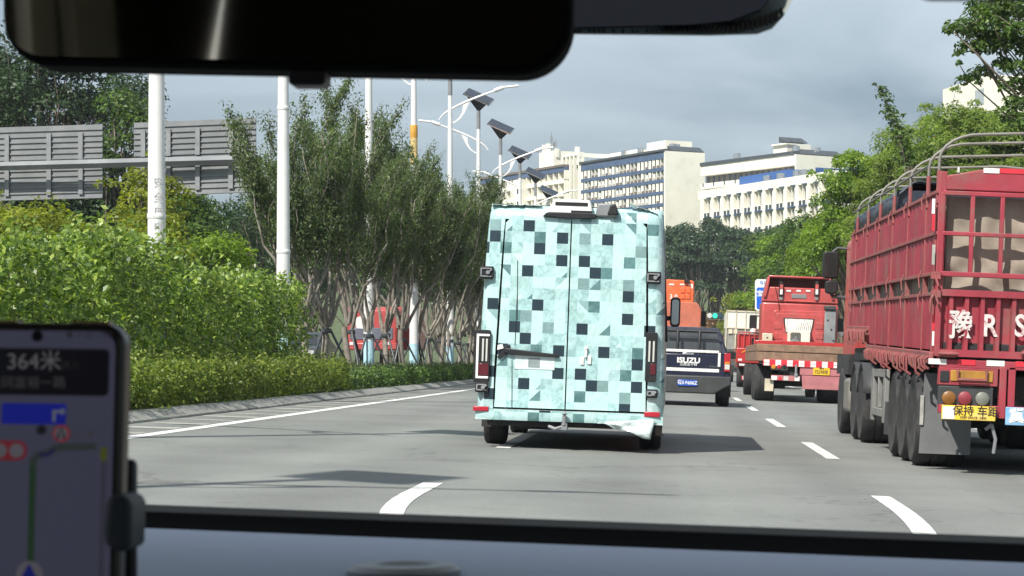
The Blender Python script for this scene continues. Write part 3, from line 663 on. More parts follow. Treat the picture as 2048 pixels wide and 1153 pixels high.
Rd = [(cxs+.007, dz0), (dwL(dz0), dz0), (dwL(dz1)+.006, dz1-.07), (dwL(dz1)-.06, dz1), (cxs+.007, dz1)]
def ccw(P):
    a = sum(P[i][0]*P[(i+1) % len(P)][1]-P[(i+1) % len(P)][0]*P[i][1] for i in range(len(P))); return P if a > 0 else P[::-1]
wrapped('rear_door', [ccw(Ld)], lambda x, z: edge_y(x, z)-.012, van); wrapped('rear_door', [ccw(Rd)], lambda x, z: edge_y(x, z)-.012, van)
hs = [ZB+(ZT+.005-ZB)*i/14 for i in range(15)]
bodyP = []
for sgn in (-1, 1):
    for a, b in zip(hs[:-1], hs[1:]):
        fa, fb = (dwL(min(a, dz1))+.012, dwL(min(b, dz1))+.012) if b < dz1+.1 else (0, 0)
        if a >= dz1+.012: bodyP.append(ccw([(0, a), (sgn*hw(a), a), (sgn*hw(b), b), (0, b)]))
        else: bodyP.append(ccw([(sgn*fa, a), (sgn*hw(a), a), (sgn*hw(b), b), (sgn*fb, b)]))
    bodyP.append(ccw([(0, dz1+.012), (sgn*(dwL(dz1)+.02), dz1+.012), (sgn*(dwL(dz1)+.02), hs[-1]), (0, hs[-1])])) if False else None
bodyP = [p for p in bodyP if p]
bodyP.append(ccw([(-dwL(dz1)-.012, dz1+.012), (dwL(dz1)+.012, dz1+.012), (dwL(dz1)+.012, hs[-2]+.001), (-dwL(dz1)-.012, hs[-2]+.001)]))
wrapped('rear_surround', bodyP, edge_y, van)
# sides, roof and front as one shell, cells along the length
LV = 5.7
def section(t):                                              # t 0..1 over left side, roof, right side
    pts = [(-1.0, .45)]+[(-hw(z), z) for z in np.linspace(.9, ZT-.06, 14)]+[(-hw(ZT)+.04, ZT-.03), (-hw(ZT)+.14, ZT-.002)]
    pts = pts+[(-.4, ZT+.012), (0, ZT+.016)]; pts = pts+[(-x, z) for x, z in pts[-2::-1]]
    return pts
S = section(0); nS = len(S); ny = 46; V = []; Fc = []; cl = []
for j in range(ny+1):
    y = .14+(LV-.14)*j/ny; k = max(0, (y-4.2)/1.5)
    for x, z in S:
        zz = z if z < 1.15 else z-(z-1.15)*.92*max(0, min(1, (y-4.3)/1.25))**1.3
        V.append((x*(1-.10*k*k), y, zz))
for j in range(ny):
    for i in range(nS-1):
        Fc.append((j*nS+i, j*nS+i+1, (j+1)*nS+i+1, (j+1)*nS+i)); cl.append(cellcol(i, j+100, True))
me = bpy.data.meshes.new('body'); me.from_pydata(V, [], Fc); at = me.color_attributes.new('wrap', 'FLOAT_COLOR', 'CORNER')
at.data.foreach_set('color', [v for c in cl for _ in range(4) for v in c]); me.materials.append(M['wrap']); me.polygons.foreach_set('use_smooth', [True]*len(Fc)); me.update()
o = bpy.data.objects.new('body', me); COL.objects.link(o); o.parent = van
mb = MB(); mb.box(-.94, .94, .2, LV-.1, .32, .5); mb.box(-.8, .8, LV-.25, LV-.05, .45, 1.1); mb.box(-.86, .86, .19, .21, .5, 2.45)
mb.build('underbody', M['under'], van)
def vb(name, px0, px1, py0, py1, d0, d1, m, parent=van, bevel=.006, tilt=True):  # a box on the rear given by where it shows
    x0, z1 = vp(px0, py0); x1, z0 = vp(px1, py1); mb = MB(); mb.box(x0, x1, d0, d1, z0, z1); return mb.build(name, m, parent, bevel=bevel)
def rect(px0, px1, py0, py1):
    x, z = vp((px0+px1)/2, (py0+py1)/2); w, h = (px1-px0)/vp.s, (py1-py0)/vp.s; return x-w/2, x+w/2, z-h/2, z+h/2
# lamps
for px0, px1, py0, py1 in ((949, 981, 659, 764), (1292, 1315, 666, 765)):
    x0, x1, z0, z1 = rect(px0, px1, py0, py1)
    h = MB(); h.prism(rr(x0, x1, z0, z1, .02), 'y', -.02, .16); lamp = h.build('tail_lamp', M['black'], van, bevel=.005)
    w_ = x1-x0; a = MB(); left = px0 < 1000
    g_ = .026
    if left:
        a.box(x0+.025, x0+.025+g_, -.03, -.015, z0+.04, z1-.045); a.box(x0+.03, x1-.006, -.0295, -.015, z1-.07, z1-.045); a.box(x0+.03, x1-.01, -.0295, -.015, z0+.04, z0+.065)
        a.build('light_guide', M['white'], lamp, bevel=.004)
        xs_ = (x0+.085, x0+.125)
    else: xs_ = (x0+.03, x0+.075)
    b = MB()
    for q in xs_: b.box(q, q+.02, -.028, -.015, z0+(z1-z0)*.40, z1-.095)
    b.build('light_bar', M['lens_clear'], lamp, bevel=.003)
    b = MB(); b.box(x0+.055, x1-.012, -.027, -.015, z0+.075, z0+(z1-z0)*.36); b.build('lens', mat('dark red lens', (.10, .012, .02), .2, var=.1), lamp, bevel=.003)
# hinges
for px0, px1, py0, py1 in ((961, 989, 532, 557), (1294, 1324, 545, 569), (951, 977, 764, 784), (1292, 1316, 780, 797)):
    x0, x1, z0, z1 = rect(px0, px1, py0, py1)
    h = MB(); h.prism(rr(x0, x1, z0, z1, .012), 'y', -.02, .12); hn = h.build('hinge', M['black'], van, bevel=.004)
    k = MB(); t = .008; ww, hh = x1-x0, z1-z0
    k.box(x0+.012, x0+.028, -.034, -.015, z0+.02, z1-.02); k.box(x0+.028, x1-.02, -.033, -.015, z1-.032, z1-.018); k.box(x0+.028, x1-.02, -.033, -.015, z0+.018, z0+.032)
    k.lathe([(.022, -.02), (.022, .02)], (x1-ww*.38, -.03, z0+hh*.5), 'y', 10); k.tube([(x1-ww*.45, -.035, z0+hh*.35), (x1-.015, -.035, z1-.03)], .008, 6)
    k.build('hinge_arm', M['grey'], hn, bevel=.002)
M['plate_film'] = mat('film over plate', (.62, .72, .72), .3, var=.15, scale=9)
M['plate_dark'] = mat('grey print under film', (.25, .30, .31), .4, var=.2, scale=14)
# plate recess with lip, white panel, handle
x0, x1, z0, z1 = rect(1022, 1115, 700, 711)
mb = MB(); mb.prism([(x0-.07, z1-.03), (x0-.05, z1+.012), (x1+.02, z0+.018), (x1+.03, z0-.012), (x1-.02, z0-.012), (x0, z0)], 'y', -.05, .03); mb.build('plate_hood', M['black'], van, bevel=.008)
vb('plate_panel', 1031, 1110, 709, 741, -.012, .03, M['plate_film'], bevel=.004)
vb('plate_patch', 1058, 1080, 716, 735, -.016, .0, M['plate_dark'], bevel=.001)
x0, x1, z0, z1 = rect(996, 1022, 684, 714); mb = MB(); mb.prism([(x0, z0), (x0+.03, z0-.02), (x1, z0+.05), (x1-.01, z1-.02), (x0+.06, z1-.06), (x0+.02, z1), (x0+.05, z0+.08)], 'y', -.022, .02); mb.build('torn_film', M['black'], van, bevel=.003)
x0, x1, z0, z1 = rect(996, 1009, 688, 700); mb = MB(); mb.prism([(x0, z0), (x1, z0+.02), (x1-.015, z1), (x0+.004, z1-.01)], 'y', -.03, -.015); mb.build('torn_flap', M['white'], van, bevel=.002)
x0, x1, z0, z1 = rect(1162, 1184, 697, 731); mb = MB(); mb.box(x0, x0+.04, -.03, .02, z0, z0+.09); mb.box(x1-.04, x1, -.03, .02, z0+.01, z0+.1); mb.box((x0+x1)/2-.012, (x0+x1)/2+.012, -.045, .02, z0+.08, z1); mb.lathe([(.02, -.05), (.02, .02)], ((x0+x1)/2, 0, z1), 'y', 10); mb.build('door_handle', M['white'], van, bevel=.006)
# crease lines and seam strips
mb = MB()
for (a, b) in (((985, 560), (983, 535)), ((1036, 590), (1031, 690)), ((1025, 720), (1024, 830)), ((1037, 520), (1036, 640))):
    pa, pb = vp(*a), vp(*b); mb.tube([(pa[0], -.006+edge_y(*pa)-.01, pa[1]), (pb[0], -.006+edge_y(*pb)-.01, pb[1])], .0035, 5)
mb.build('seam', M['black'], van)
# bumper wrapped in film, reflectors
x0, x1, zb0, zb1 = rect(948, 1324, 818, 845)
bp = MB(); rows = []; nb = 40
pb = [(-1.0, .30), (1.0, .30), (1.0, .415), (-1.0, .415)]
def bump_y(x, z): return -.10+.10*max(0, abs(x)-.8)**1.5/.09*.25+.35*max(0, .33-z)
bo = wrapped('bumper', [ccw(pb)], bump_y, van, sub=3, free=True)
mb = MB(); mb.box(-1.0, 1.0, -.085, .15, .302, .312); mb.grid(lambda u, v: (-1+2*u, -.098+.16*v, .416), 12, 2); mb.build('bumper_top', M['foil'], van)
for px in (948, 1289):
    x0, x1, z0, z1 = rect(px, px+31, 812 if px < 1000 else 825, 821 if px < 1000 else 835)
    mb = MB(); mb.box(x0, x1, -.108, 0, z0, z1); mb.build('reflector', M['lens_red'], van, bevel=.006)
# torn film hanging at the right of the bumper
xa, za = vp(1196, 850); xb, zb = vp(1310, 845); xc, zc = vp(1302, 882); xd, zd = vp(1228, 858)
tf = MB()
def tfp(u, v):
    top = (xa+(xb-xa)*u, za+(zb-za)*u+.03); dn = .02+.20*u**1.2; wob = .025*math.sin(u*9+v*5)+.02*math.cos(u*17-v*7)
    return (top[0]-.04*v*u, -.115-.05*v*(u)+wob*v, top[1]-dn*v+.012*math.sin(u*13)*v)
tf.grid(tfp, 22, 8); tfo = tf.build('hanging_film', M['foil'], van); sm = tfo.modifiers.new('solid', 'SOLIDIFY'); sm.thickness = .003
xs_, z_ = vp(1322, 870); mb = MB(); mb.grid(lambda u, v: (xs_-.05+.09*v*u+.02*math.sin(v*6), .05-.02*u, z_+.22-.24*v), 4, 6); q = mb.build('torn_film', mat('dirty brown film', (.12, .10, .09), .8, var=.4), van); q.modifiers.new('s', 'SOLIDIFY').thickness = .003
# below the bumper
mb = MB(); mb.box(-.88, .88, .02, .12, .24, .31); mb.box(-.55, -.2, .3, .9, .2, .34); mb.tube([(.35, .0, .30), (.35, 1.4, .32)], .04, 10); mb.tube([(-.8, 1.05, .36), (.8, 1.05, .36)], .06, 10); mb.lathe([(.001, -.14), (.12, -.12), (.15, 0), (.12, .12), (.001, .14)], (0, 1.05, .36), 'y', 14); mb.build('chassis', M['under'], van, bevel=.01)
xh, zh = vp(1130, 850); mb = MB(); mb.box(xh-.03, xh+.03, -.16, .05, zh-.05, zh+.02); mb.tube([(xh, -.15, zh), (xh, -.15, zh+.10)], .022, 10); mb.lathe([(.001, -.03), (.03, 0), (.001, .03)], (xh, -.15, zh+.12), 'z', 12); mb.tube([(xh-.17, -.05, zh-.02), (xh-.1, -.08, zh-.045), (xh-.02, -.06, zh-.02)], .018, 8); mb.build('tow_hitch', M['grey'], van)
for sx in (-1, 1): wheel(van, sx*.86, 1.05, .345, .24, sx); wheel(van, sx*.86, 4.75, .345, .22, sx)
for sx in (-1, 1):
    mb = MB(); mb.box(sx*.86-.13, sx*.86+.13, .62, .635, .2, .46); mb.build('mudflap', M['rubber'], van)
# roof air conditioner
x0, z0 = vp(1092, 431); x1, z1 = vp(1192, 405)
ac = MB(); ac.prism([(x0+.03, z0+.03), (x1-.01, z0+.025), (x1-.05, z1+.015), (x0+.10, z1+.02)], 'y', -.03, 1.2); aco = ac.build('roof_unit', M['white'], van, bevel=.012)
s_ = MB(); s_.box(x0+.11, x1-.07, -.036, .0, z1-.05, z1-.012); s_.box(x0+.28, x1-.02, -.036, .0, z0+.04, z0+.062); s_.build('vent', M['black'], aco, bevel=.003)
bw = MB(); bw.prism([(x0-.02, z0-.008), (x0+.28, z0-.028), (x1+.02, z0-.016), (x1+.02, z0+.03), (x0+.2, z0+.035), (x0+.02, z0+.03)], 'y', -.045, .4); bw.build('unit_base', M['black'], van, bevel=.006)
x0, z0 = vp(1193, 434); x1, z1 = vp(1238, 408)
pd = MB(); pd.prism([(x0, z0), (x1, z0+.0), (x1-.03, z1), (x0+.02, z1-.005)], 'y', -.028, .7); pdo = pd.build('roof_pod', M['grey'], van, bevel=.02)
x0, z0 = vp(1217, 431); pe = MB(); pe.prism([(x0, z0), (x0+.12, z0+.005), (x0+.09, z0+.115), (x0+.035, z0+.11)], 'y', -.06, .3); pe.build('camera', M['black'], pdo, bevel=.012)
# crumpled film edges on the roof
for a, b in ((960, 1085), (1238, 1318)):
    pa, pb_ = vp(a+24, 408), vp(b, 410 if a < 1000 else 428); rf = MB()
    rf.grid(lambda u, v, pa=pa, pb_=pb_: (pa[0]+(pb_[0]-pa[0])*u, .06+.4*v, pa[1]+(pb_[1]-pa[1])*u+.002+.008*math.sin(u*17+v*9)*math.sin(u*7)+.005*math.sin(u*29)*math.cos(u*11)), 30, 3); q = rf.build('roof_film', M['foil'], van); q.modifiers.new('s', 'SOLIDIFY').thickness = .003
# door mirror on the right, far forward
mp_ = Plane(VX, 28.6); x0, z0 = mp_(1336, 655); x1, z1 = mp_(1363, 597)
mm = MB(); mm.prism(rr(x0+.03, x1, z0, z1, .05), 'y', 4.95, 5.15); mm.box(.93, x0+.08, 5.02, 5.1, z0+.08, z0+.14); mo = mm.build('door_mirror', M['black'], van, bevel=.015)
mm = MB(); mm.prism(rr(x0+.05, x1-.02, z0+.03, z1-.03, .035), 'y', 4.944, 4.96); mm.build('mirror_glass', mat('mirror glass', (.3, .34, .36), .08, .9, var=0), mo)
mm = MB(); x0, z0 = vp(1317, 420); mm.tube([(.93, .3, 2.3), (.955, .5, 1.9), (1.0, .7, 1.2)], .02, 8); mm.build('side_trim', M['black'], van)
# ------------------------------------------------------------------ dark blue pickup
def P3(o): return o
PX, PY_ = .31, 49.4
pk = ondrive('pickup_truck', 'dark blue pickup truck with white striped tailgate and blue number plate', 'pickup', PX, PY_)
pp = Plane(PX, PY_)
M['navy'] = mat('dark blue paint', (.008, .011, .032), .3, coat=.6, var=.12)
def R(pl, px0, px1, py0, py1):
    x, z = pl((px0+px1)/2, (py0+py1)/2); w, h = (px1-px0)/pl.s, (py1-py0)/pl.s; return x-w/2, x+w/2, z-h/2, z+h/2
def PB(parent, pl, name, px0, px1, py0, py1, d0, d1, m, bevel=.006):
    x0, x1, z0, z1 = R(pl, px0, px1, py0, py1); mb = MB(); mb.box(x0, x1, d0, d1, z0, z1); return mb.build(name, m, parent, bevel=bevel)
zbed0, zbed1 = .55, 1.17
b = MB(); prof = [(-.86, .52), (-.90, .70), (-.915, .95), (-.885, 1.17), (-.80, 1.19), (-.80, .75), (.80, .75), (.80, 1.19), (.885, 1.17), (.915, .95), (.90, .70), (.86, .52)]
b.prism(prof, 'y', .03, 1.62); b.prism([(1.55, .45), (1.55, 1.2), (3.3, 1.2), (4.9, 1.02), (5.15, .75), (5.1, .45)], 'x', -.9, .9); b.build('body', M['navy'], pk, bevel=.03)
x0, x1, z0, z1 = R(pp, 1312, 1441, 699, 748); tg = MB(); tg.box(-.78, .78, -.01, .05, .63, 1.165); tgo = tg.build('tailgate', M['navy'], pk, bevel=.02)
c = MB()
for (ya, yb, za, zb, wa, wb) in [(1.62, 3.5, 1.17, 1.80, .86, .66)]:
    vs = [(-wa, ya-.12, za), (wa, ya-.12, za), (wb, ya+.06, zb-.05), (wb-.05, ya+.14, zb), (-wb+.05, ya+.14, zb), (-wb, ya+.06, zb-.05), (-wa, yb+.5, za), (wa, yb+.5, za), (wb, yb-.35, zb-.05), (wb-.05, yb-.45, zb), (-wb+.05, yb-.45, zb), (-wb, yb-.35, zb-.05)]
    c.add(vs, [(0, 1, 2, 3, 4, 5), (11, 10, 9, 8, 7, 6), (0, 5, 11, 6), (5, 4, 10, 11), (4, 3, 9, 10), (3, 2, 8, 9), (2, 1, 7, 8), (1, 0, 6, 7)])
c.build('cab', M['navy'], pk, bevel=.03)
rw = MB(); rw.add([(-.72, 1.50, 1.24), (.72, 1.50, 1.24), (.60, 1.645, 1.67), (-.60, 1.645, 1.67), (-.72, 1.54, 1.24), (.72, 1.54, 1.24), (.60, 1.68, 1.67), (-.60, 1.68, 1.67)], [(0, 1, 2, 3), (7, 6, 5, 4), (0, 4, 5, 1), (1, 5, 6, 2), (2, 6, 7, 3), (3, 7, 4, 0)]); rw.build('rear_window', mat('rear glass with painted reflection', (.055, .06, .066), .12, var=.25, scale=2.5, spec=.7), pk)  # grey reflection painted into the base colour of the pane
for sx in (-1, 1):
    sw = MB(); sw.add([(sx*.865, 1.7, 1.22), (sx*.865, 3.6, 1.22), (sx*.69, 3.05, 1.70), (sx*.69, 1.78, 1.70), (sx*.85, 1.7, 1.22), (sx*.85, 3.6, 1.22), (sx*.67, 3.05, 1.70), (sx*.67, 1.78, 1.70)], [(0, 1, 2, 3), (7, 6, 5, 4), (0, 4, 5, 1), (1, 5, 6, 2), (2, 6, 7, 3), (3, 7, 4, 0)]); sw.build('side_window', M['glass'], pk)
for a in (1355, 1400):
    x, _ = pp(a, 700); rb = MB(); rb.tube([(x, 1.30, 1.12), (x, 1.33, 1.5), (x, 1.42, 1.70)], .038, 8); rb.build('roll_bar', M['black'], pk)
rb = MB(); rb.tube([(-.6, 1.42, 1.70), (.6, 1.42, 1.70)], .035, 8); rb.build('roll_bar', M['black'], pk)
PB(tgo, pp, 'stripe', 1312, 1438, 699.5, 704.5, -.016, 0, M['reflect_white'], .002)
PB(tgo, pp, 'stripe', 1312, 1438, 736.5, 743, -.016, 0, M['reflect_white'], .002)
PB(tgo, pp, 'stripe', 1436, 1441, 706, 734, -.016, 0, M['reflect_white'], .002)
PB(tgo, pp, 'handle', 1365, 1388, 706, 710, -.03, 0, M['chrome'], .008)
x, z = pp(1377, 721.5); t = text('ISUZU', .165, M['white'], tgo, (x, -.013, z), sx=1.15, bold=.006)
x, z = pp(1377, 729.3); text('江西五十铃', .075, M['white'], tgo, (x, -.013, z), sx=1.05, bold=.001)
x, z = pp(1430, 734); text('DOUBLE CAB', .035, M['grey'], tgo, (x-.02, -.013, z), sx=1)
for sx in (-1, 1):
    x0, x1, z0, z1 = R(pp, 1444, 1456, 707, 744); xm, xw = .825, .07
    tl = MB(); tl.box(sx*xm-xw, sx*xm+xw, -.03, .1, z0, z1); tlo = tl.build('tail_lamp', M['lens_red'], pk, bevel=.012)
    h = z1-z0
    q = MB(); q.box(sx*xm-xw+.015, sx*xm+xw-.015, -.036, 0, z0+h*.42, z0+h*.54); q.build('indicator', M['lens_amber'], tlo, bevel=.003)
    q = MB(); q.box(sx*xm-xw+.015, sx*xm+xw-.015, -.036, 0, z0+h*.12, z0+h*.40); q.build('reversing_lamp', M['lens_clear'], tlo, bevel=.003)
bz = pp(1377, 760)[1]
bm_ = MB(); bm_.prism([(-.92, bz+.10), (-.92, bz-.08), (-.55, bz-.30), (.55, bz-.30), (.92, bz-.08), (.92, bz+.10)], 'y', -.16, .12); bm_.build('bumper', M['darkgrey'], pk, bevel=.03)
x, z = pp(1374.5, 766); pl_ = MB(); pl_.box(x-.22, x+.22, -.185, -.15, z-.07, z+.07); plo = pl_.build('number_plate', mat('blue plate', (.02, .08, .42), .35, var=.05), pk, bevel=.005)
text('粤S·F606Z', .105, M['white'], plo, (x, -.187, z), bold=.002, sx=.98)
for sx in (-1, 1): wheel(pk, sx*.79, .95, .375, .25, sx); wheel(pk, sx*.79, 4.1, .375, .25, sx)
for sx in (-1, 1):
    q = MB(); q.box(sx*.79-.15, sx*.79+.15, .48, .495, .22, .62); q.build('mudflap', M['rubber'], pk)
    q = MB(); q.prism(rr(sx*1.0-.1, sx*1.0+.1, 1.1, 1.27, .03), 'y', 3.2, 3.35); q.box(min(sx*.85, sx*.95), max(sx*.85, sx*.95), 3.24, 3.3, 1.13, 1.18); q.build('door_mirror', M['black'], pk, bevel=.01)
q = MB(); q.box(-.6, .6, .1, 4.6, .3, .56); q.tube([(-.75, .95, .36), (.75, .95, .36)], .06, 10); q.build('chassis', M['under'], pk, bevel=.02)
# ------------------------------------------------------------------ red flatbed lorry ahead
M['red'] = mat('faded red paint', (.46, .07, .068), .42, coat=.25, var=.18, scale=2.5, stain=(.25, .10, .09), smix=.5)
M['redbright'] = mat('bright red paint', (.42, .03, .03), .35, coat=.4, var=.12, scale=3)
M['pinkred'] = mat('sun bleached red paint', (.42, .15, .16), .6, var=.2, scale=3, stain=(.30, .2, .18))
M['wood'] = mat('weathered planks', (.25, .155, .105), .85, var=.35, scale=5, stain=(.14, .10, .06), smix=.7, bump=.5)
M['curtain'] = mat('white curtain cloth', (.72, .70, .66), .85, var=.15, scale=10)
M['yellow'] = mat('yellow plate', (.75, .47, .03), .45, var=.1, stain=(.35, .25, .08))
M['plateblack'] = mat('plate lettering black', (.02, .02, .02), .6, var=0)
M['cream'] = mat('cream metal box', (.62, .56, .43), .5, var=.12, stain=(.3, .25, .18))
FX, FY = 3.34, 59.5
fb = ondrive('flatbed_truck', 'red flatbed lorry with plank edged bed, curtained cab window and yellow plate', 'truck', FX, FY)
p0 = Plane(FX, FY); CYD = 10.2; p1 = Plane(FX, FY+CYD)
x0, x1, z0, z1 = R(p0, 1505, 1689, 691, 727)
zt, zm, zl = p0(1597, 691)[1], p0(1597, 706)[1], p0(1597, 727)[1]
d = MB(); d.box(-1.18, 1.25, 0, CYD-.5, zm+.005, zt); d.box(-1.18, 1.25, .02, CYD-.5, zl+.02, zm-.005); d.build('bed', M['wood'], fb, bevel=.015)
d = MB(); d.box(-1.23, 1.23, .3, .42, zt, zt+.10); d.build('bed_rail', M['redbright'], fb, bevel=.01)
st = MB(); st.box(-1.0, 1.24, -.012, .03, zl-.10, zl+.075); sto = st.build('reflective_strip', M['reflect_red'], fb, bevel=.003)
for k in range(7):
    q = MB(); xx = -.98+k*.315; q.box(xx, xx+.15, -.016, 0, zl-.012, zl+.068); q.box(xx, xx+.15, -.016, 0, zl-.092, zl-.022); q.build('white_patch', M['reflect_white'], sto)
pn = MB(); a0, a1, c0_, c1_ = R(p0, 1600, 1684, 735, 752); pn.box(a0, 1.2, .02, .06, c0_, c1_); e0, e1, g0, g1 = R(p0, 1603, 1684, 753, 780); pn.prism([(e0+.03, g0), (1.2, g0), (1.2, g1), (e0, g1)], 'y', .015, .06); pn.build('rear_panel', M['pinkred'], fb, bevel=.008)
a0, a1, c0_, c1_ = R(p0, 1541, 1576, 727, 741); l_ = MB(); l_.prism(rr(a0, a1, c0_, c1_, .04), 'y', -.01, .05); lo = l_.build('lamp_cluster', M['darkgrey'], fb, bevel=.004)
for px, m_ in ((1547, 'lens_amber'), (1558, 'lens_red'), (1569, 'black')):
    x, z = p0(px, 734); q = MB(); q.lathe([(.062, .0), (.055, -.03), (.001, -.036)], (x, 0, z), 'y', 16); q.build('lens', M[m_], lo)
x, z = p0(1643, 742); q = MB(); q.box(x-.225, x+.225, -.01, .02, z-.12, z+.12); po = q.build('number_plate', M['yellow'], fb, bevel=.004)
text('粤B', .085, M['plateblack'], po, (x, -.012, z+.062), bold=.001); text('F2298挂', .125, M['plateblack'], po, (x, -.012, z-.04), bold=.001, sx=.82)
a0, a1, c0_, c1_ = R(p0, 1542, 1600, 751.5, 762); q = MB(); q.box(a0, a1, -.02, .05, c0_, c1_); go = q.build('guard_bar', M['pinkred'], fb, bevel=.006)
h = c1_-c0_
for k, (u0, u1, mm) in enumerate(((.0, .2, 'reflect_white'), (.42, .6, 'lens_clear'), (.8, .98, 'reflect_white'))):
    q = MB(); q.box(a0+(a1-a0)*u0+.01, a0+(a1-a0)*u1, -.026, 0, c0_+.01, c1_-.02); q.build('reflector', M[mm], go)
q = MB(); t0 = a0+(a1-a0)*.23; q.prism([(t0, c0_+.015), (t0+.13, c0_+.015), (t0+.065, c1_-.01)], 'y', -.027, 0); q.build('triangle', M['reflect_red'], go)
x, z = p0(1592, 741); q = MB(); q.tube([(x, -.02, z+.15), (x, -.03, z-.1)], .03, 8); q.lathe([(.05, -.03), (.05, .03)], (x, -.03, z-.12), 'y', 12); q.build('tow_shackle', M['grey'], fb)
q = MB(); q.box(-.45, .45, .1, 13, .55, .95); q.box(-1.1, 1.1, .06, .5, 1.0, 1.12)
for yy_ in (.95, 2.2, 3.5, 11.2): q.tube([(-1.0, yy_, .5), (1.0, yy_, .5)], .08, 8)
q.box(-.9, .9, 3.0, 9, .6, 1.0); q.build('chassis', M['under'], fb, bevel=.02)
for yy_ in (1.0, 2.3): 
    for sx in (-1, 1): wheel(fb, sx*.92, yy_, .5, .55, sx)
for sx in (-1, 1): wheel(fb, sx*1.0, 11.3, .5, .3, sx)
for sx in (-1, 1):
    q = MB(); q.box(sx*.92-.2 if sx > 0 else sx*.92-.0, sx*.92+.24, .38, .395, .28, .62); q.build('mudflap', M['cream'] if sx < 0 else M['rubber'], fb)
# cab
cab = bpy.data.objects.new('cab', None); COL.objects.link(cab); cab.parent = fb
def CB(name, px0, px1, py0, py1, d0, d1, m, bevel=.012, parent=cab):
    x0, x1, z0, z1 = R(p1, px0, px1, py0, py1); mb = MB(); mb.box(x0, x1, CYD+d0, CYD+d1, z0, z1); return mb.build(name, m, parent, bevel=bevel)
zc0 = p1(1597, 690)[1]-.5; zc1 = p1(1597, 607)[1]; zc2 = p1(1597, 576)[1]; zc3 = p1(1597, 555)[1]
W0 = 76/p1.s; W1 = 64/p1.s
xc = p1(1599, 650)[0]
b = MB(); b.box(xc-W0, xc+W0, CYD+.04, CYD+2.3, zc0, zc1); b.build('shell', M['red'], cab, bevel=.05)
b = MB(); b.prism([(xc-W0, zc1+.02), (xc+W0, zc1+.02), (xc+W0-.02, zc1+.15), (xc+W1, zc2), (xc-W1, zc2), (xc-W0+.02, zc1+.15)], 'y', CYD+.02, CYD+1.4); b.build('roof', M['red'], cab, bevel=.03)
# raised rounded frame pressed into the rear wall
b = MB(); xa, za = p1(1543, 690); xb, zb = p1(1652, 624)
fr = rr(xa, xb, zc0+.2, zb, .14, 6); b.prism(fr, 'y', CYD-.03, CYD+.06); b.build('rear_panel', M['red'], cab, bevel=.02)
b = MB(); b.prism(rr(xa+.10, xb-.08, zc0+.3, zb-.10, .1, 6), 'y', CYD-.05, CYD); b.build('rear_panel', M['red'], cab, bevel=.015)
for py in (646, 666):
    for (pa, pb_) in ((1549, 1564), (1631, 1646)): CB('pressing', pa, pb_, py, py+13, -.065, -.04, M['red'], .012)
x0, x1, z0, z1 = R(p1, 1567, 1627, 639, 665)
fr_ = MB(); fr_.prism([(x0-.02, z1+.03), (x1+.02, z1+.03), (x1-.06, z0-.02), (x0+.06, z0-.02)], 'y', CYD-.062, CYD-.03); wf = fr_.build('rear_window', M['black'], cab, bevel=.008)
cu = MB()
def cur(u, v):
    xx = x0+.03+(x1-x0-.06)*u; ins = .05*v
    return (xx*(1-0)+(ins*(1-2*u)), CYD-.11+.030*math.sin(u*44+3*math.sin(v*3+u*7)+u*u*20)*(.3+v), z1-(z1-z0)*v)
cu.grid(cur, 90, 8); cu.build('curtain', M['curtain'], wf)
acu = CB('air_conditioner', 1574, 1619, 662, 690, -.32, -.05, mat('dirty white housing', (.70, .66, .58), .5, var=.12, stain=(.4, .33, .25)), .015)
x, z = p1(1590, 676); q = MB(); q.prism(rr(x-.16, x+.16, z-.16, z+.16, .05), 'y', CYD-.335, CYD-.31); q.build('fan_grille', mat('dusty grille', (.09, .085, .075), .8, var=.2), acu)
q = MB()
for rr_ in (.05, .09, .13): q.tube([(x+rr_*math.cos(a), CYD-.34, z+rr_*math.sin(a)) for a in np.linspace(0, 2*PI, 21)], .005, 5)
q.lathe([(.035, -.01), (.03, -.02), (.001, -.022)], (x, CYD-.335, z), 'y', 12); q.build('fan_guard', M['grey'], acu)
CB('yellow_box', 1524, 1544, 667, 690, -.25, -.02, M['cream'], .015)
q = MB(); x, z = p1(1534, 676); q.lathe([(.025, -.26), (.025, -.2)], (x, CYD, z), 'y', 10); q.build('catch', M['black'], cab)
gb = CB('intake_duct', 1648, 1671, 621, 688, -.14, .0, M['grey'], .03); CB('intake_duct', 1648, 1671, 612, 621, -.2, .0, M['darkgrey'], .03)
for (px, py) in ((1655, 641), (1662, 660), (1666, 682)):
    x, z = p1(px, py); q = MB(); q.lathe([(.03, -.155), (.03, -.13)], (x, CYD, z), 'y', 8); q.build('bolt', M['black'], gb)
for px in (1571, 1591, 1610):
    CB('reflector', px+2, px+11, 580.5, 584, -.0, .04, M['reflect_white'], .003)
CB('vent', 1583, 1613, 589, 597.5, .0, .03, M['grey'], .01)
q = MB(); x0, x1, z0, z1 = R(p1, 1572, 1628, 600, 603); q.tube([(x0, CYD+.015, z0), (x1, CYD+.015, z0)], .02, 8); q.build('pressing', M['red'], cab)
for px in (1562, 1633):
    x, z0 = p1(px, 592); _, z1 = p1(px, 563); q = MB(); q.tube([(x, CYD-.02, z0), (x, CYD+.02, z1)], .075, 12); so_ = q.build('stay', M['black'], cab)
    q = MB(); q.box(x-.04, x+.04, CYD-.10, CYD-.07, z0+.04, z0+.2); q.build('stripe', M['reflect_white'], so_); q = MB(); q.box(x-.05, x+.05, CYD-.094, CYD-.06, z0+.21, z0+.36); q.build('stripe', M['red'], so_)
    q = MB(); q.lathe([(.06, -.04), (.05, .04)], (x, CYD, z0-.08), 'y', 12); q.build('bracket', M['grey'], cab)
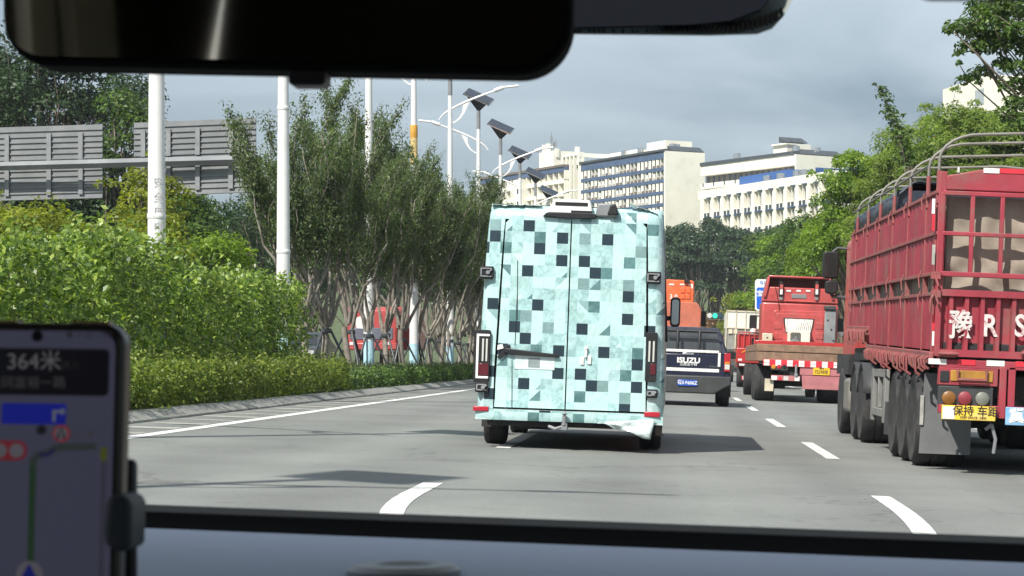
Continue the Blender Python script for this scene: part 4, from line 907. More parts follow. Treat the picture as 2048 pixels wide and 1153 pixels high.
# open backed roof fairing
xa = p1(1531, 576)[0]; xb = p1(1666, 576)[0]; zf = p1(1597, 574)[1]
f = MB(); t_ = .05
f.prism([(xa-.06, zc1+.15), (xa+.02, zf), (xa+.08, zc3), (xa+.14, zc3), (xa+.10, zf), (xa+.03, zc1+.15)], 'y', CYD-.05, CYD+1.7)
f.prism([(xb+.06, zc1+.15), (xb-.02, zf), (xb-.08, zc3), (xb-.14, zc3), (xb-.10, zf), (xb-.03, zc1+.15)], 'y', CYD-.05, CYD+1.7)
f.box(xa+.10, xb-.10, CYD-.05, CYD+1.7, zc3-.03, zc3+.03); f.box(xa+.1, xb-.1, CYD+1.6, CYD+1.7, zc2-.02, zc3-.02); f.build('roof_fairing', M['red'], cab, bevel=.02)
# door mirrors
for sx in (-1, 1):
    x, z0 = p1(1510, 656); _, z1 = p1(1510, 628); x = xc-(xc-x) if sx < 0 else xc+(xc-x)
    q = MB(); q.prism(rr(x-.12, x+.12, z0, z1, .04), 'y', CYD+1.8, CYD+2.0); mo = q.build('door_mirror', M['black'], cab, bevel=.015)
    q = MB(); q.lathe([(.05, -.16), (.11, -.12), (.12, 0)], (x+.02, CYD+1.9, z0+.01), 'z', 12); q.build('mirror_base', M['white'], mo); q = MB(); q.tube([(x, CYD+1.9, z1-.04), (xc+sx*W0, CYD+1.9, z1-.02)], .025, 6); q.tube([(x, CYD+1.9, z0-.1), (xc+sx*W0, CYD+1.9, z0-.16)], .03, 6); q.build('mirror_arm', M['black'], mo)
q = MB(); q.tube([(p1(1551, 575)[0], CYD, p1(1551, 575)[1]), (p1(1556, 600)[0], CYD-.02, p1(1556, 600)[1]), (p1(1559, 622)[0], CYD-.04, p1(1559, 622)[1])], .01, 6); q.build('cable', M['black'], cab)
q = MB(); x, z = p0(1591, 690); q.tube([(x+.12*math.cos(a), .5, z+.06+.08*math.sin(a)) for a in np.linspace(0, 2*PI, 18)], .018, 6); q.tube([(x+.10*math.cos(a), .46, z+.05+.06*math.sin(a)) for a in np.linspace(0, 2*PI, 18)], .015, 6); ro = q.build('coiled_rope', M['grey']); ro.location = fb.location; ro.rotation_euler = fb.rotation_euler; tag(ro, 'small coil of grey rope lying on the red flatbed by the air conditioner', 'rope')
# ------------------------------------------------------------------ orange tipper behind the pickup
ORX, ORY = -.40, 75
ot = ondrive('orange_truck', 'orange high cab lorry ahead of the dark blue pickup', 'truck', ORX, ORY); po_ = Plane(ORX, ORY)
M['orange'] = mat('orange paint', (.72, .14, .045), .45, coat=.2, var=.12, stain=(.5, .25, .15)); M['orangedull'] = mat('dusty orange paint', (.45, .14, .085), .6, var=.2, stain=(.3, .18, .13))
xr, zt_ = po_(1389, 561); _, zm_ = po_(1389, 605)
b = MB(); b.prism(rr(-.98, xr, zm_-.05, zt_, .1), 'y', .2, 1.9); up = b.build('high_roof', M['orange'], ot, bevel=.03)
x1r, zlo = po_(1400, 690); b = MB(); b.prism([(-1.22, .6), (x1r, .6), (x1r, zm_-.22), (x1r-.16, zm_), (-1.06, zm_), (-1.22, zm_-.22)], 'y', .15, 2.2); b.build('cab', M['orangedull'], ot, bevel=.03)
for (pa, pb_, ya, yb) in ((1361, 1370, 576, 586), (1372, 1381, 576, 586), (1361, 1370, 588, 598), (1372, 1381, 588, 598)): PB(up, po_, 'panel', pa, pb_, ya, yb, .17, .21, M['orange'], .01)
for (pa, pb_) in ((1338, 1348), (1360, 1369)): PB(up, po_, 'reflector', pa, pb_, 567.5, 570.5, .185, .21, M['reflect_white'], .002)
PB(up, po_, 'reflector', 1377, 1386, 568, 571, .185, .21, M['reflect_white'], .002); PB(up, po_, 'reflector', 1383, 1386, 571, 577, .184, .21, M['reflect_white'], .002)
x, z = po_(1347, 594); text('3 0', .22, M['white'], up, (x, .19, z), bold=.004); 
x, z = po_(1373, 564); q = MB(); q.box(x-.08, x+.1, .1, .4, z-.03, z+.08); q.build('roof_lamp', M['black'], up, bevel=.01)
for sx in (-1, 1):
    x, z0 = po_(1407, 651); _, z1 = po_(1407, 620); x = x if sx > 0 else -x-.04
    q = MB(); q.prism(rr(x-.1, x+.1, z0, z1, .04), 'y', 1.9, 2.05); q.box(min(x, sx*1.0), max(x, sx*1.0), 1.95, 2.0, z1-.12, z1-.07); q.build('door_mirror', M['black'], ot, bevel=.012)
b = MB(); b.box(-1.2, 1.2, -6.2, .1, 1.05, 1.2); b.build('bed', M['orangedull'], ot, bevel=.01)
b = MB(); b.box(-.45, .45, -6, 2, .6, 1.0); b.tube([(-.9, -4.8, .5), (.9, -4.8, .5)], .08, 8); b.tube([(-.9, 1.3, .5), (.9, 1.3, .5)], .08, 8); b.build('chassis', M['under'], ot)
for yy_ in (-4.8, -3.6, 1.3):
    for sx in (-1, 1): wheel(ot, sx*.95, yy_, .5, .4, sx)
# ------------------------------------------------------------------ small red lorry and white box truck
SX, SY = 3.62, 92
sl = ondrive('small_red_truck', 'small red lorry with slatted cab guard between pickup and flatbed', 'truck', SX, SY); ps = Plane(SX, SY)
def SB(name, a, b_, c, d_, d0, d1, m, parent=sl, bevel=.01): return PB(parent, ps, name, a, b_, c, d_, d0, d1, m, bevel)
xl = ps(1473, 700)[0]
zt1 = ps(1490, 697)[1]; zb1 = ps(1490, 726)[1]
b = MB(); b.box(xl, -xl, 0, 4.2, zb1, zt1); b.build('load_bed', M['redbright'], sl, bevel=.02)
zc = ps(1490, 668)[1]; b = MB(); b.box(xl+.15, -xl-.15, 4.3, 6.2, .8, zc+.05); b.build('cab', M['redbright'], sl, bevel=.06)
xw, zw0 = ps(1502, 693)[0], ps(1502, 692)[1]
for k in range(2):
    q = MB(); q.prism(rr(-.35+k*.42, -.03+k*.42, zc-.45, zc-.1, .08), 'y', 4.28, 4.32); q.build('rear_window', M['glass'], sl)
q = MB()
for k in range(9): q.box(xl+.2+k*(-2*xl-.4)/8-.02, xl+.2+k*(-2*xl-.4)/8+.02, 4.2, 4.25, zt1, zc+.12)
q.box(xl+.18, -xl-.18, 4.18, 4.24, zc+.1, zc+.15); q.build('cab_guard', M['red'], sl)
q = MB(); q.box(-.5, .5, .1, 6, .5, .8); q.build('chassis', M['under'], sl)
SB('reflector', 1478, 1492, 728, 732, -.02, .02, M['reflect_white']); q = MB(); zz = ps(1490, 756)[1]; q.box(xl+.25, -xl-.25, -.05, .05, zz-.1, zz+.08); gb = q.build('guard_bar', M['redbright'], sl, bevel=.01)
for k in range(3): q = MB(); q.box(xl+.3+k*.7, xl+.68+k*.7, -.06, 0, zz-.08, zz+.06); q.build('reflector', M['reflect_white'], gb)
for (a, b_) in ((1481, 1497), (1500, 1514)):
    q = MB(); x0, x1, z0, z1 = R(ps, a, b_, 699, 706); q.prism([(x0, z0), (x0+.1, z0), (x1, z1-.02), (x1-.1, z1)], 'y', -.012, .01); q.build('arrow_mark', M['lens_amber'], sl)
SB('reflector', 1476, 1484, 718, 722, -.012, .01, M['reflect_white']); SB('reflector', 1492, 1512, 717, 721, -.012, .01, M['reflect_white'])
for yy_ in (1.1, 5.1):
    for sx in (-1, 1): wheel(sl, sx*.78, yy_, .42, .5 if yy_ < 3 else .28, sx)
WX, WY = 3.78, 114
wb = ondrive('box_truck', 'lorry with white upper side boards and grey cage ahead of the small red truck', 'truck', WX, WY); pw = Plane(WX, WY)
za, zb_, zc_ = pw(1480, 624)[1], pw(1480, 656)[1], pw(1480, 700)[1]
b = MB(); b.box(-1.22, 1.22, 0, 6.4, zb_, za); bo_ = b.build('upper_box', mat('dusty white boards', (.72, .71, .66), .6, var=.1, stain=(.5, .47, .4)), wb, bevel=.01)
q = MB()
for k in range(6): xx = -1.24+k*2.48/5; q.box(xx-.03, xx+.03, -.04, .01, zc_, za+.03)
q.box(-1.26, 1.26, -.04, .01, za-.01, za+.06); q.box(-1.26, 1.26, -.045, .01, zb_-.05, zb_+.02); q.build('frame', M['cream'], wb)
b = MB(); b.box(-1.2, 1.2, .02, 6.4, zc_, zb_-.02); b.build('lower_box', mat('grey side boards', (.26, .26, .24), .7, var=.25, stain=(.4, .34, .25)), wb, bevel=.01)
b = MB(); b.box(-1.1, 1.1, 6.6, 8.4, .7, 2.5); b.build('cab', M['white'], wb, bevel=.08)
b = MB(); b.box(-.5, .5, .1, 8, .5, .9); b.box(-1.15, 1.15, 0, .1, .55, .75); b.build('chassis', M['under'], wb)
for px in (1457, 1467): PB(wb, pw, 'cargo_box', px, px+8, 659, 668, -.05, .0, M['cream'])
for yy_ in (1.2, 7.6):
    for sx in (-1, 1): wheel(wb, sx*.95, yy_, .45, .4, sx)
# ------------------------------------------------------------------ red cage trailer in the right lane, with its tractor
TX, TY = 3.72, 21.5
tr_ = ondrive('cage_trailer', 'long red cage trailer carrying sheeted cargo in the right lane', 'trailer', TX, TY)
tp = Plane(TX, TY)
M['tred'] = mat('worn trailer red', (.31, .034, .052), .6, var=.25, scale=1.6, stain=(.22, .11, .095), smix=.85, sscale=1.4)
M['rust'] = mat('rusty red steel', (.27, .075, .075), .8, var=.3, scale=4, stain=(.20, .13, .10), smix=.8, bump=.3)
M['tarp'] = mat('brown canvas', (.31, .265, .215), .9, var=.22, scale=2, stain=(.16, .13, .1), smix=.6, bump=.35, bscale=5)
M['sheet'] = mat('dark blue tarpaulin', (.025, .033, .05), .4, var=.3, scale=2, bump=.5, bscale=4)
M['steel'] = mat('galvanised tube', (.20, .19, .17), .6, .2, var=.25)
M['stencil_white'] = mat('worn white stencil', (.66, .62, .60), .7, var=.15, scale=9, stain=(.36, .10, .11), smix=.85, sscale=9, spos=(.5, .6))
PT = .017                                                    # the load bed rises slightly towards the front
def ty(z, y): return z+PT*y
def hz(py): return tp(1868, py)[1]
W = 1.25; LT = 10.6
ZH, ZR1, ZR2, ZG0, ZG1, ZB_, ZK = hz(342), hz(385), hz(466), hz(547), hz(588), hz(700), hz(735)
def tbox(mb, x0, x1, y0, y1, z0, z1, mi=0):                   # box following the rise of the bed
    b = len(mb.v); mb.box(x0, x1, y0, y1, z0, z1, mi)
    for i in range(b, len(mb.v)): x, y, z = mb.v[i]; mb.v[i] = (x, y, ty(z, y))
# rear frame
rf = MB()
for sx in (-1, 1): rf.box(sx*W-.045 if sx > 0 else -W, sx*W if sx > 0 else -W+.075, 0, .1, ZK, ZH+.0)
rf.box(-W, W, 0, .12, ZK-.0, ZK+.085)
rfo = rf.build('rear_frame', M['tred'], tr_, bevel=.008)
hd = MB(); hd.prism([(-W+.07, ZR1+.03), (W-.07, ZR1+.03), (W-.07, ZH-.04), (W*.6, ZH+.05), (-W*.6, ZH+.05), (-W+.07, ZH-.04)], 'y', .0, .05)
hdo = hd.build('header_board', M['tred'], tr_, bevel=.012)
for (a, b_, m_) in ((1967, 1999, 'reflect_white'), (2000, 2048, 'reflect_red'), (1915, 1919, 'reflect_white')): PB(hdo, tp, 'reflector', a, b_, 337+ (a-1967)*.03, 347+(a-1967)*.03, -.006, .0, M[m_], .001)
gt = MB()
x_ = tp(1884, 460)[0]; 
for k in range(9):
    xx = x_+k*.292
    if xx < W-.03: gt.box(xx-.021, xx+.021, -.01, .04, hz(549), hz(384))
xx = W-.06; gt.box(xx-.02, xx+.02, -.01, .04, hz(549), hz(384))
for py, hh in ((385, .022), (466, .02), (547, .024)): gt.box(x_, W-.05, -.013, .043, hz(py)-hh, hz(py)+hh)
gt.build('cage_gate', M['tred'], tr_, bevel=.006)
lg = MB(); z0, z1 = hz(708), hz(583); n = 11; pts = []; x0g, x1g = x_+.0, W-.05; per = .154
xx = x0g; prof = []
while xx < x1g-.05:
    prof += [(xx, .06), (xx+.088, .06), (xx+.102, .0), (xx+.14, .0), (xx+.154, .06)]; xx += per
P = prof; vs = [(a, b_, z0+.04) for a, b_ in P]+[(a, b_, z1-.03) for a, b_ in P]; lg.add(vs, [(i, i+1, len(P)+i+1, len(P)+i) for i in range(len(P)-1)])
lg.box(x0g-.03, x1g, -.02, .06, z1-.04, z1+.025); lg.box(x0g-.03, x1g, -.02, .06, z0-.02, z0+.05); lg.box(x0g-.035, x0g+.02, -.016, .06, z0, z1)
lgo = lg.build('tailgate', M['tred'], tr_, bevel=.004)
for px, t_ in ((1922, '豫'), (1980, 'R'), (2040, 'S'), (2098, '3'), (2156, '8')):
    x, z = tp(px, 654); text(t_, .30, M['stencil_white'], lgo, (x, -.004, z), sx=.80, bold=.006, ext=.003)
for px in (1895, 2060, 2290):
    hg = MB(); x, z = tp(px, 708); hg.box(x-.08, x+.08, -.05, .0, z-.035, z+.03); hg.tube([(x-.1, -.06, z), (x+.1, -.06, z)], .018, 8); hg.build('hinge', M['rust'], tr_, bevel=.005)
lt = MB()
for py in (585, 548): x, z = tp(1868, py); lt.box(x-.03, x+.06, -.05, .02, z-.05, z+.02); lt.tube([(x, -.05, z), (x+.04, -.07, z-.12)], .012, 6)
x, z = tp(1866, 596); lt.tube([(x+.0, -.06, z+.03), (x-.03, -.07, z-.02), (x-.03, -.07, z-.15)], .014, 8); lt.build('latch', M['rust'], tr_)
for (py0, py1, m_) in ((398, 428, 'reflect_white'), (430, 462, 'reflect_red'), (663, 692, 'reflect_white'), (630, 662, 'reflect_red'), (490, 530, 'oldpaint')): PB(rfo, tp, 'reflector', 1864, 1870, py0, py1, -.006, 0, M[m_], .001)
for k in range(9):
    a = 1857+k*58; PB(rfo, tp, 'reflector', a, a+36, 718+k*1.9, 729+k*1.9, -.005, 0, M['reflect_white' if k % 2 == 0 else 'reflect_red'], .001)
# cargo in sheets behind the gate
cg = MB()
def cgf(u, v): 
    x = -W+.10+(2*W-.2)*u; z = ZB_+.1+(ZR1-ZB_-.12)*v
    return (x, .16+.010*math.sin(u*41+2.5*math.sin(v*5))*math.sin(v*9+u*5)+.008*math.sin(v*31+u*37)+.012*math.sin(u*19-v*13+2*math.sin(v*7))-.005*abs(math.sin(u*27+v*4))+.006*math.sin(u*61+v*23+3*math.sin(v*11)), z)
cg.grid(cgf, 80, 40)
cgo = cg.build('sheeted_cargo', M['tarp'], normals=False); cgo.modifiers.new('s', 'SOLIDIFY').thickness = .03
q = MB(); tbox(q, -W+.06, W-.06, .26, LT-.1, ZB_+.1, ZR1-.12); q2 = q
bm0 = cgo.data
tmp = q.build('tmp', M['tarp'], bevel=.05)
cgo.location = tr_.location; cgo.rotation_euler = tr_.rotation_euler; tmp.location = (0, 0, 0); tmp.name = 'cargo_block'; tmp.parent = cgo
tag(cgo, 'brown canvas sheeted cargo filling the red cage trailer', 'cargo')
# side walls
for sx in (-1, 1):
    wl_ = MB(); po = [.05]+[.95+1.75*k for k in range(6)]
    xo, xi = sx*W, sx*(W-.035)
    a, b_ = min(xo, xi), max(xo, xi)
    for (z0, z1) in ((ZR2+.02, ZR1-.0), (ZG0+.02, ZR2-.02), (ZB_-.0, ZG1)):
        # corrugated sheet panels
        N = 120; vs = []
        for i in range(N+1):
            y = .08+(LT-.08)*i/N; off = .006*(1 if (i//2) % 2 else -1)
            zz0 = z0+(.0 if z0 > ZG1 else (0.22 if y > 7.2 else 0))
            vs += [(sx*(W-.002+off), y, ty(zz0, y)), (sx*(W-.002+off), y, ty(z1, y))]
        wl_.add(vs, [(2*i, 2*i+2, 2*i+3, 2*i+1) for i in range(N)])
    wlo = wl_.build('side_board', M['tred'], tr_, smooth=False)
    rl = MB()
    for z in (ZR1+.01, ZR2, ZG0, ZG1):
        tbox(rl, min(sx*(W-.02), sx*(W+.022)), max(sx*(W-.02), sx*(W+.022)), .02, LT, z-.018, z+.018)
    for y in po+[LT-.03]:
        tbox(rl, min(sx*(W-.04), sx*(W+.016)), max(sx*(W-.04), sx*(W+.016)), y+.01, y+.05, ZB_-.02, ZR1)
    rl.build('side_rail', M['rust'], tr_, bevel=.005)
    kb_ = MB(); zb0 = ZK
    tbox(kb_, min(sx*(W-.05), sx*(W+.03)), max(sx*(W-.05), sx*(W+.03)), 0, 7.2, ZB_-.14, ZB_-.02); tbox(kb_, min(sx*(W-.05), sx*(W+.03)), max(sx*(W-.05), sx*(W+.03)), 7.2, LT, ZB_+.10, ZB_+.22); kb_.build('side_beam', M['rust'], tr_, bevel=.01)
    rg = random.Random(4)
    for i in range(44):
        hk = MB(); y = .15+i*.235; zt = ZB_-.10 if y < 7.2 else ZB_+.14; yy_ = y+rg.uniform(-.04, .04); L = rg.uniform(.05, .16)
        p = lambda dx, z: (sx*(W+dx), yy_, ty(z, yy_))
        hk.tube([p(.02, zt+.04), p(.07, zt-.0), p(.06, zt-L), p(.02, zt-L-.03)], .014, 5); hk.build('rope_hook', M['rust'], tr_)
    for i, y in enumerate(po[1:]):
        for z in (ZG0, ZG1, ZR1): 
            yy_ = y+.03; sp_ = MB(); sp_.tube([(sx*(W+.03), yy_, ty(z+.05, yy_)), (sx*(W+.06), yy_, ty(z-.03, yy_)), (sx*(W+.05), yy_-.02, ty(z-.13, yy_))], .009, 5); sp_.build('latch_chain', M['rust'], tr_)
    # stakes of the roof bows stand on the side posts
    for sy_ in (): pass
for k, y in enumerate([.06]+[.95+1.75*k for k in range(6)]):
    hp = MB(); z0, z1 = ty(ZR1-.1, y), ty(ZH+.36, y); R_ = .42
    if k == 0: z1 += .02
    pts = [(-W-.0, y, z0), (-W, y, z1-R_*.62)]
    for a in np.linspace(0, PI/2, 7)[1:]: pts.append((-W+R_*(1-math.cos(a)), y, z1-R_*.62+R_*.62*math.sin(a)))
    pts += [(0, y, z1+.05)]+[(-x, yy_, zz) for x, yy_, zz in pts[::-1]]
    hp.tube(pts, .0155, 8); hp.build('roof_bow', M['steel'], tr_)
    for sx in (-1, 1): q = MB(); q.tube([(sx*W, y, z0), (sx*W, y, ty(ZR1+.22, y))], .022, 8); q.build('bow_socket', M['rust'], tr_)
for zz, xx in ((ZH+.12, -W), (ZH+.12, W)):
    q = MB(); q.tube([(xx, .95, ty(zz, .95)), (xx, LT, ty(zz, LT))], .013, 6); q.build('side_lath', M['steel'], tr_)
# dark tarpaulin gathered over the front bows
sh = MB()
def shf(u, v):
    y = 4.45+(LT-4.4)*v; a = PI*u; x = -math.cos(a)*(W-.02); hgt = (.50 if True else 0)*math.sin(a)**.42
    return (x+.012*math.sin(v*70), y, ty(ZR1-.02+hgt+.03*math.sin(v*34+u*11)*math.sin(a)**.5, y)+.02*math.sin(u*40))
sh.grid(shf, 28, 60); sho = sh.build('tarpaulin', M['sheet'], normals=False); sho.modifiers.new('s', 'SOLIDIFY').thickness = .02
q = MB(); tbox(q, -W+.03, W-.03, 4.5, 4.52, ZR1-.05, ZR1+.30); qo = q.build('end_fold', M['sheet'], sho, smooth=False)
sho.location = tr_.location; sho.rotation_euler = tr_.rotation_euler; tag(sho, 'dark blue tarpaulin stretched over the front half of the red trailer', 'tarpaulin')
# lamps, signs and guard below the bed
def TPB(name, a, b_, c, d_, d0, d1, m, parent=tr_, bevel=.006): return PB(parent, tp, name, a, b_, c, d_, d0, d1, m, bevel)
bx = TPB('light_box', 1877, 1996, 737, 772, -.0, .12, M['tred']); TPB('amber_panel', 1901, 1986, 742, 764, -.012, .0, mat('dark amber panel', (.40, .20, .03), .6, var=.3, stain=(.1, .06, .03)), bx); TPB('dark_panel', 1880, 1898, 742, 764, -.012, 0, M['under'], bx)
lc = TPB('lamp_cluster', 1877, 1986, 774, 811, .0, .1, M['darkgrey'])
for px, m_ in ((1897, 'lens_amber'), (1929, 'lens_red'), (1964, 'lens_clear')):
    x, z = tp(px, 796+(px-1897)*.03); q = MB(); q.lathe([(.068, .02), (.066, -.03), (.046, -.042), (.001, -.045)], (x, 0, z), 'y', 20); q.build('lens', mat('dusty '+m_, tuple(c*.6 for c in {'lens_amber': (.42, .17, .03), 'lens_red': (.38, .05, .07), 'lens_clear': (.30, .31, .27)}[m_]), .5, var=.25), lc)
ys_ = TPB('distance_sign', 1882, 1990, 812, 841, -.05, -.02, mat('yellow sign sheet', (.78, .53, .05), .5, var=.08, stain=(.7, .62, .45), smix=.5)); TPB('white_patch', 1884, 1908, 813.5, 838, -.054, -.03, M['reflect_white'], ys_, .002)
x, z = tp(1925, 823); text('保持', .105, M['plateblack'], ys_, (x, -.052, z), bold=.001); x, z = tp(1974, 825); text('车距', .105, M['plateblack'], ys_, (x, -.052, z), bold=.001)
x, z = tp(1945, 836); text('KEEP SPACE 13800', .032, M['plateblack'], ys_, (x, -.052, z))
TPB('guard_bar', 1877, 2370, 818, 836, .0, .1, M['tred']); TPB('guard_post', 1998, 2012, 735, 838, -.012, .08, M['tred']); TPB('guard_post', 2016, 2030, 735, 838, -.0, .08, M['tred'])
bp_ = TPB('number_plate', 2010, 2088, 816, 852, -.03, -.01, mat('pale blue plate', (.16, .38, .62), .5, var=.15, stain=(.6, .65, .68))); x, z = tp(2032, 834); text('冀', .15, M['reflect_white'], bp_, (x, -.032, z), bold=.004); x, z = tp(2064, 834); text('A6', .14, M['reflect_white'], bp_, (x, -.032, z), bold=.004)
x, z = tp(1943, 752); q = MB(); q.tube([(x-.14, -.04, z+.06), (x-.14, -.05, z-.04), (x+.14, -.05, z-.04), (x+.14, -.04, z+.06)], .016, 6); q.build('step_loop', M['rust'], tr_)
x, z = tp(1985, 850); q = MB(); q.tube([(x, .05, z), (x+.04, .03, z-.14), (x+.03, .06, z-.28)], .018, 6); q.tube([(x, .05, z), (x-.05, .1, z-.05)], .02, 6); q.build('strap', M['grey'], tr_)
for sx in (-1, 1):
    q = MB(); x0, x1 = (-W-.0, -W+.52) if sx < 0 else (W-.52, W); q.prism([(x0+.03, .98), (x0, .16), (x1, .16), (x1, .98)], 'y', .86, .885); q.build('mudflap', mat('grey rubber flap', (.13, .135, .14), .7, var=.15, stain=(.2, .19, .18)), tr_)
    q = MB(); q.box(-W-.005 if sx < 0 else W-.03, -W+.03 if sx < 0 else W+.005, .84, .87, .45, .75); q.build('flap_edge', M['oldpaint'], tr_)
q = MB(); q.box(-.5, .5, .2, LT, .75, .98); q.box(-1.15, 1.15, .05, LT, ZB_-.1, ZB_+.08)
for y in (1.7, 2.78, 3.86): q.tube([(-1.1, y, .5), (1.1, y, .5)], .09, 10); q.box(-.7, -.4, y-.3, y+.3, .5, .8); q.box(.4, .7, y-.3, y+.3, .5, .8)
q.build('chassis', M['under'], tr_, bevel=.01)
for y in (1.72, 2.79, 3.86):
    for sx in (-1, 1): wheel(tr_, sx*(W-.28), y, .5, .54, sx)
# under-run frame and splash plate between the axle groups
for sx in (-1, 1):
    q = MB(); x0, x1 = sorted((sx*W, sx*(W-.06))); q.box(x0, x1, 4.75, 5.0, .35, 1.0); q.box(x0, x1, 6.3, 6.55, .35, 1.0); q.box(x0, x1, 5.0, 6.3, .9, 1.0); q.box(x0, x1, 5.0, 6.3, .42, .52); q.box(x0, x1, 5.6, 5.68, .52, .9); q.build('side_guard', mat('dusty grey steel', (.22, .22, .21), .7, var=.2, stain=(.12, .1, .08)), tr_, bevel=.01)
    q = MB(); x0, x1 = sorted((sx*W, sx*(W-.5))); q.box(x0, x1, 4.6, 4.66, .22, .62); q.build('splash_plate', M['darkgrey'], tr_, bevel=.01)
    q = MB(); q.lathe([(.02, -.3), (.28, -.28), (.3, 0), (.28, .28), (.02, .3)], (sx*(W-.5), 5.6, .68), 'y', 18); q.build('tank', M['grey'], tr_)
# tractor
tc_ = ondrive('tractor_unit', 'dark red tractor unit pulling the cage trailer, big black mirror out left', 'truck', TX, TY+8.4)
q = MB(); q.box(-.45, .45, -1.5, 5, .6, .95); q.box(-1.2, 1.2, 2.6, 4.9, .9, 1.2); q.build('chassis', M['under'], tc_)
q = MB(); q.box(-1.13, 1.13, 2.75, 4.75, 1.0, 3.0); q.build('cab', M['red'], tc_, bevel=.08)
for y in (-.2, 1.0):
    for sx in (-1, 1): wheel(tc_, sx*(W-.28), y, .5, .54, sx)
for sx in (-1, 1): wheel(tc_, sx*(W-.18), 3.6, .5, .32, sx)
for sx in (-1, 1):
    q = MB(); x0, x1 = sorted((sx*W, sx*(W-.5))); q.box(x0, x1, 1.75, 2.7, .35, .85); q.build('fuel_tank', M['steel'], tc_, bevel=.06)
    q = MB()
    for yy_ in (-.2, 1.0): q.tube([(sx*(W-.25), yy_+.6*math.cos(a), .5+.6*math.sin(a)) for a in np.linspace(.35, PI-.35, 9)], .02, 6); 
    vs = []; 
    for yy_ in (-.2, 1.0):
        b_ = MB(); b_.grid(lambda u, v, yy_=yy_: (sx*(W-.5+.5*u), yy_+.58*math.cos(.3+(PI-.6)*v), .5+.58*math.sin(.3+(PI-.6)*v)), 2, 10); q.add(b_.v, b_.f)
    qo = q.build('mudguard', M['darkgrey'], tc_); qo.modifiers.new('s', 'SOLIDIFY').thickness = .015
tm = Plane(TX, TY+8.4+4.7)
x0, z1 = tm(1647, 503); x1, z0 = tm(1676, 558)
for sx in (-1, 1):
    a, b_ = (x0, x1) if sx < 0 else (-x1, -x0)
    q = MB(); q.prism(rr(a, b_, z0, z1, .05), 'y', 4.62, 4.85); mo = q.build('door_mirror', M['black'], tc_, bevel=.02)
    q = MB(); q.prism(rr(a+.02, b_-.02, z0+.02, z1-.02, .04), 'y', 4.612, 4.63); q.build('mirror_glass', mat('dim mirror glass', (.10, .11, .11), .1, .8, var=0), mo)
    q = MB(); q.prism(rr(a+.05, b_+.0, z0-.24, z0-.03, .05), 'y', 4.64, 4.82); q.build('wide_mirror', M['black'], mo, bevel=.02)
    q = MB(); e = sx*1.10; c = (a+b_)/2; q.tube([(c, 4.72, z1-.03), (c+(-sx)*.1, 4.72, z1+.06), (e, 4.70, z1+.05)], .025, 8); q.tube([(c, 4.72, z0-.2), (c-sx*.05, 4.72, z0-.28), (e, 4.70, z0-.3)], .03, 8); q.build('mirror_arm', M['darkgrey'], mo)
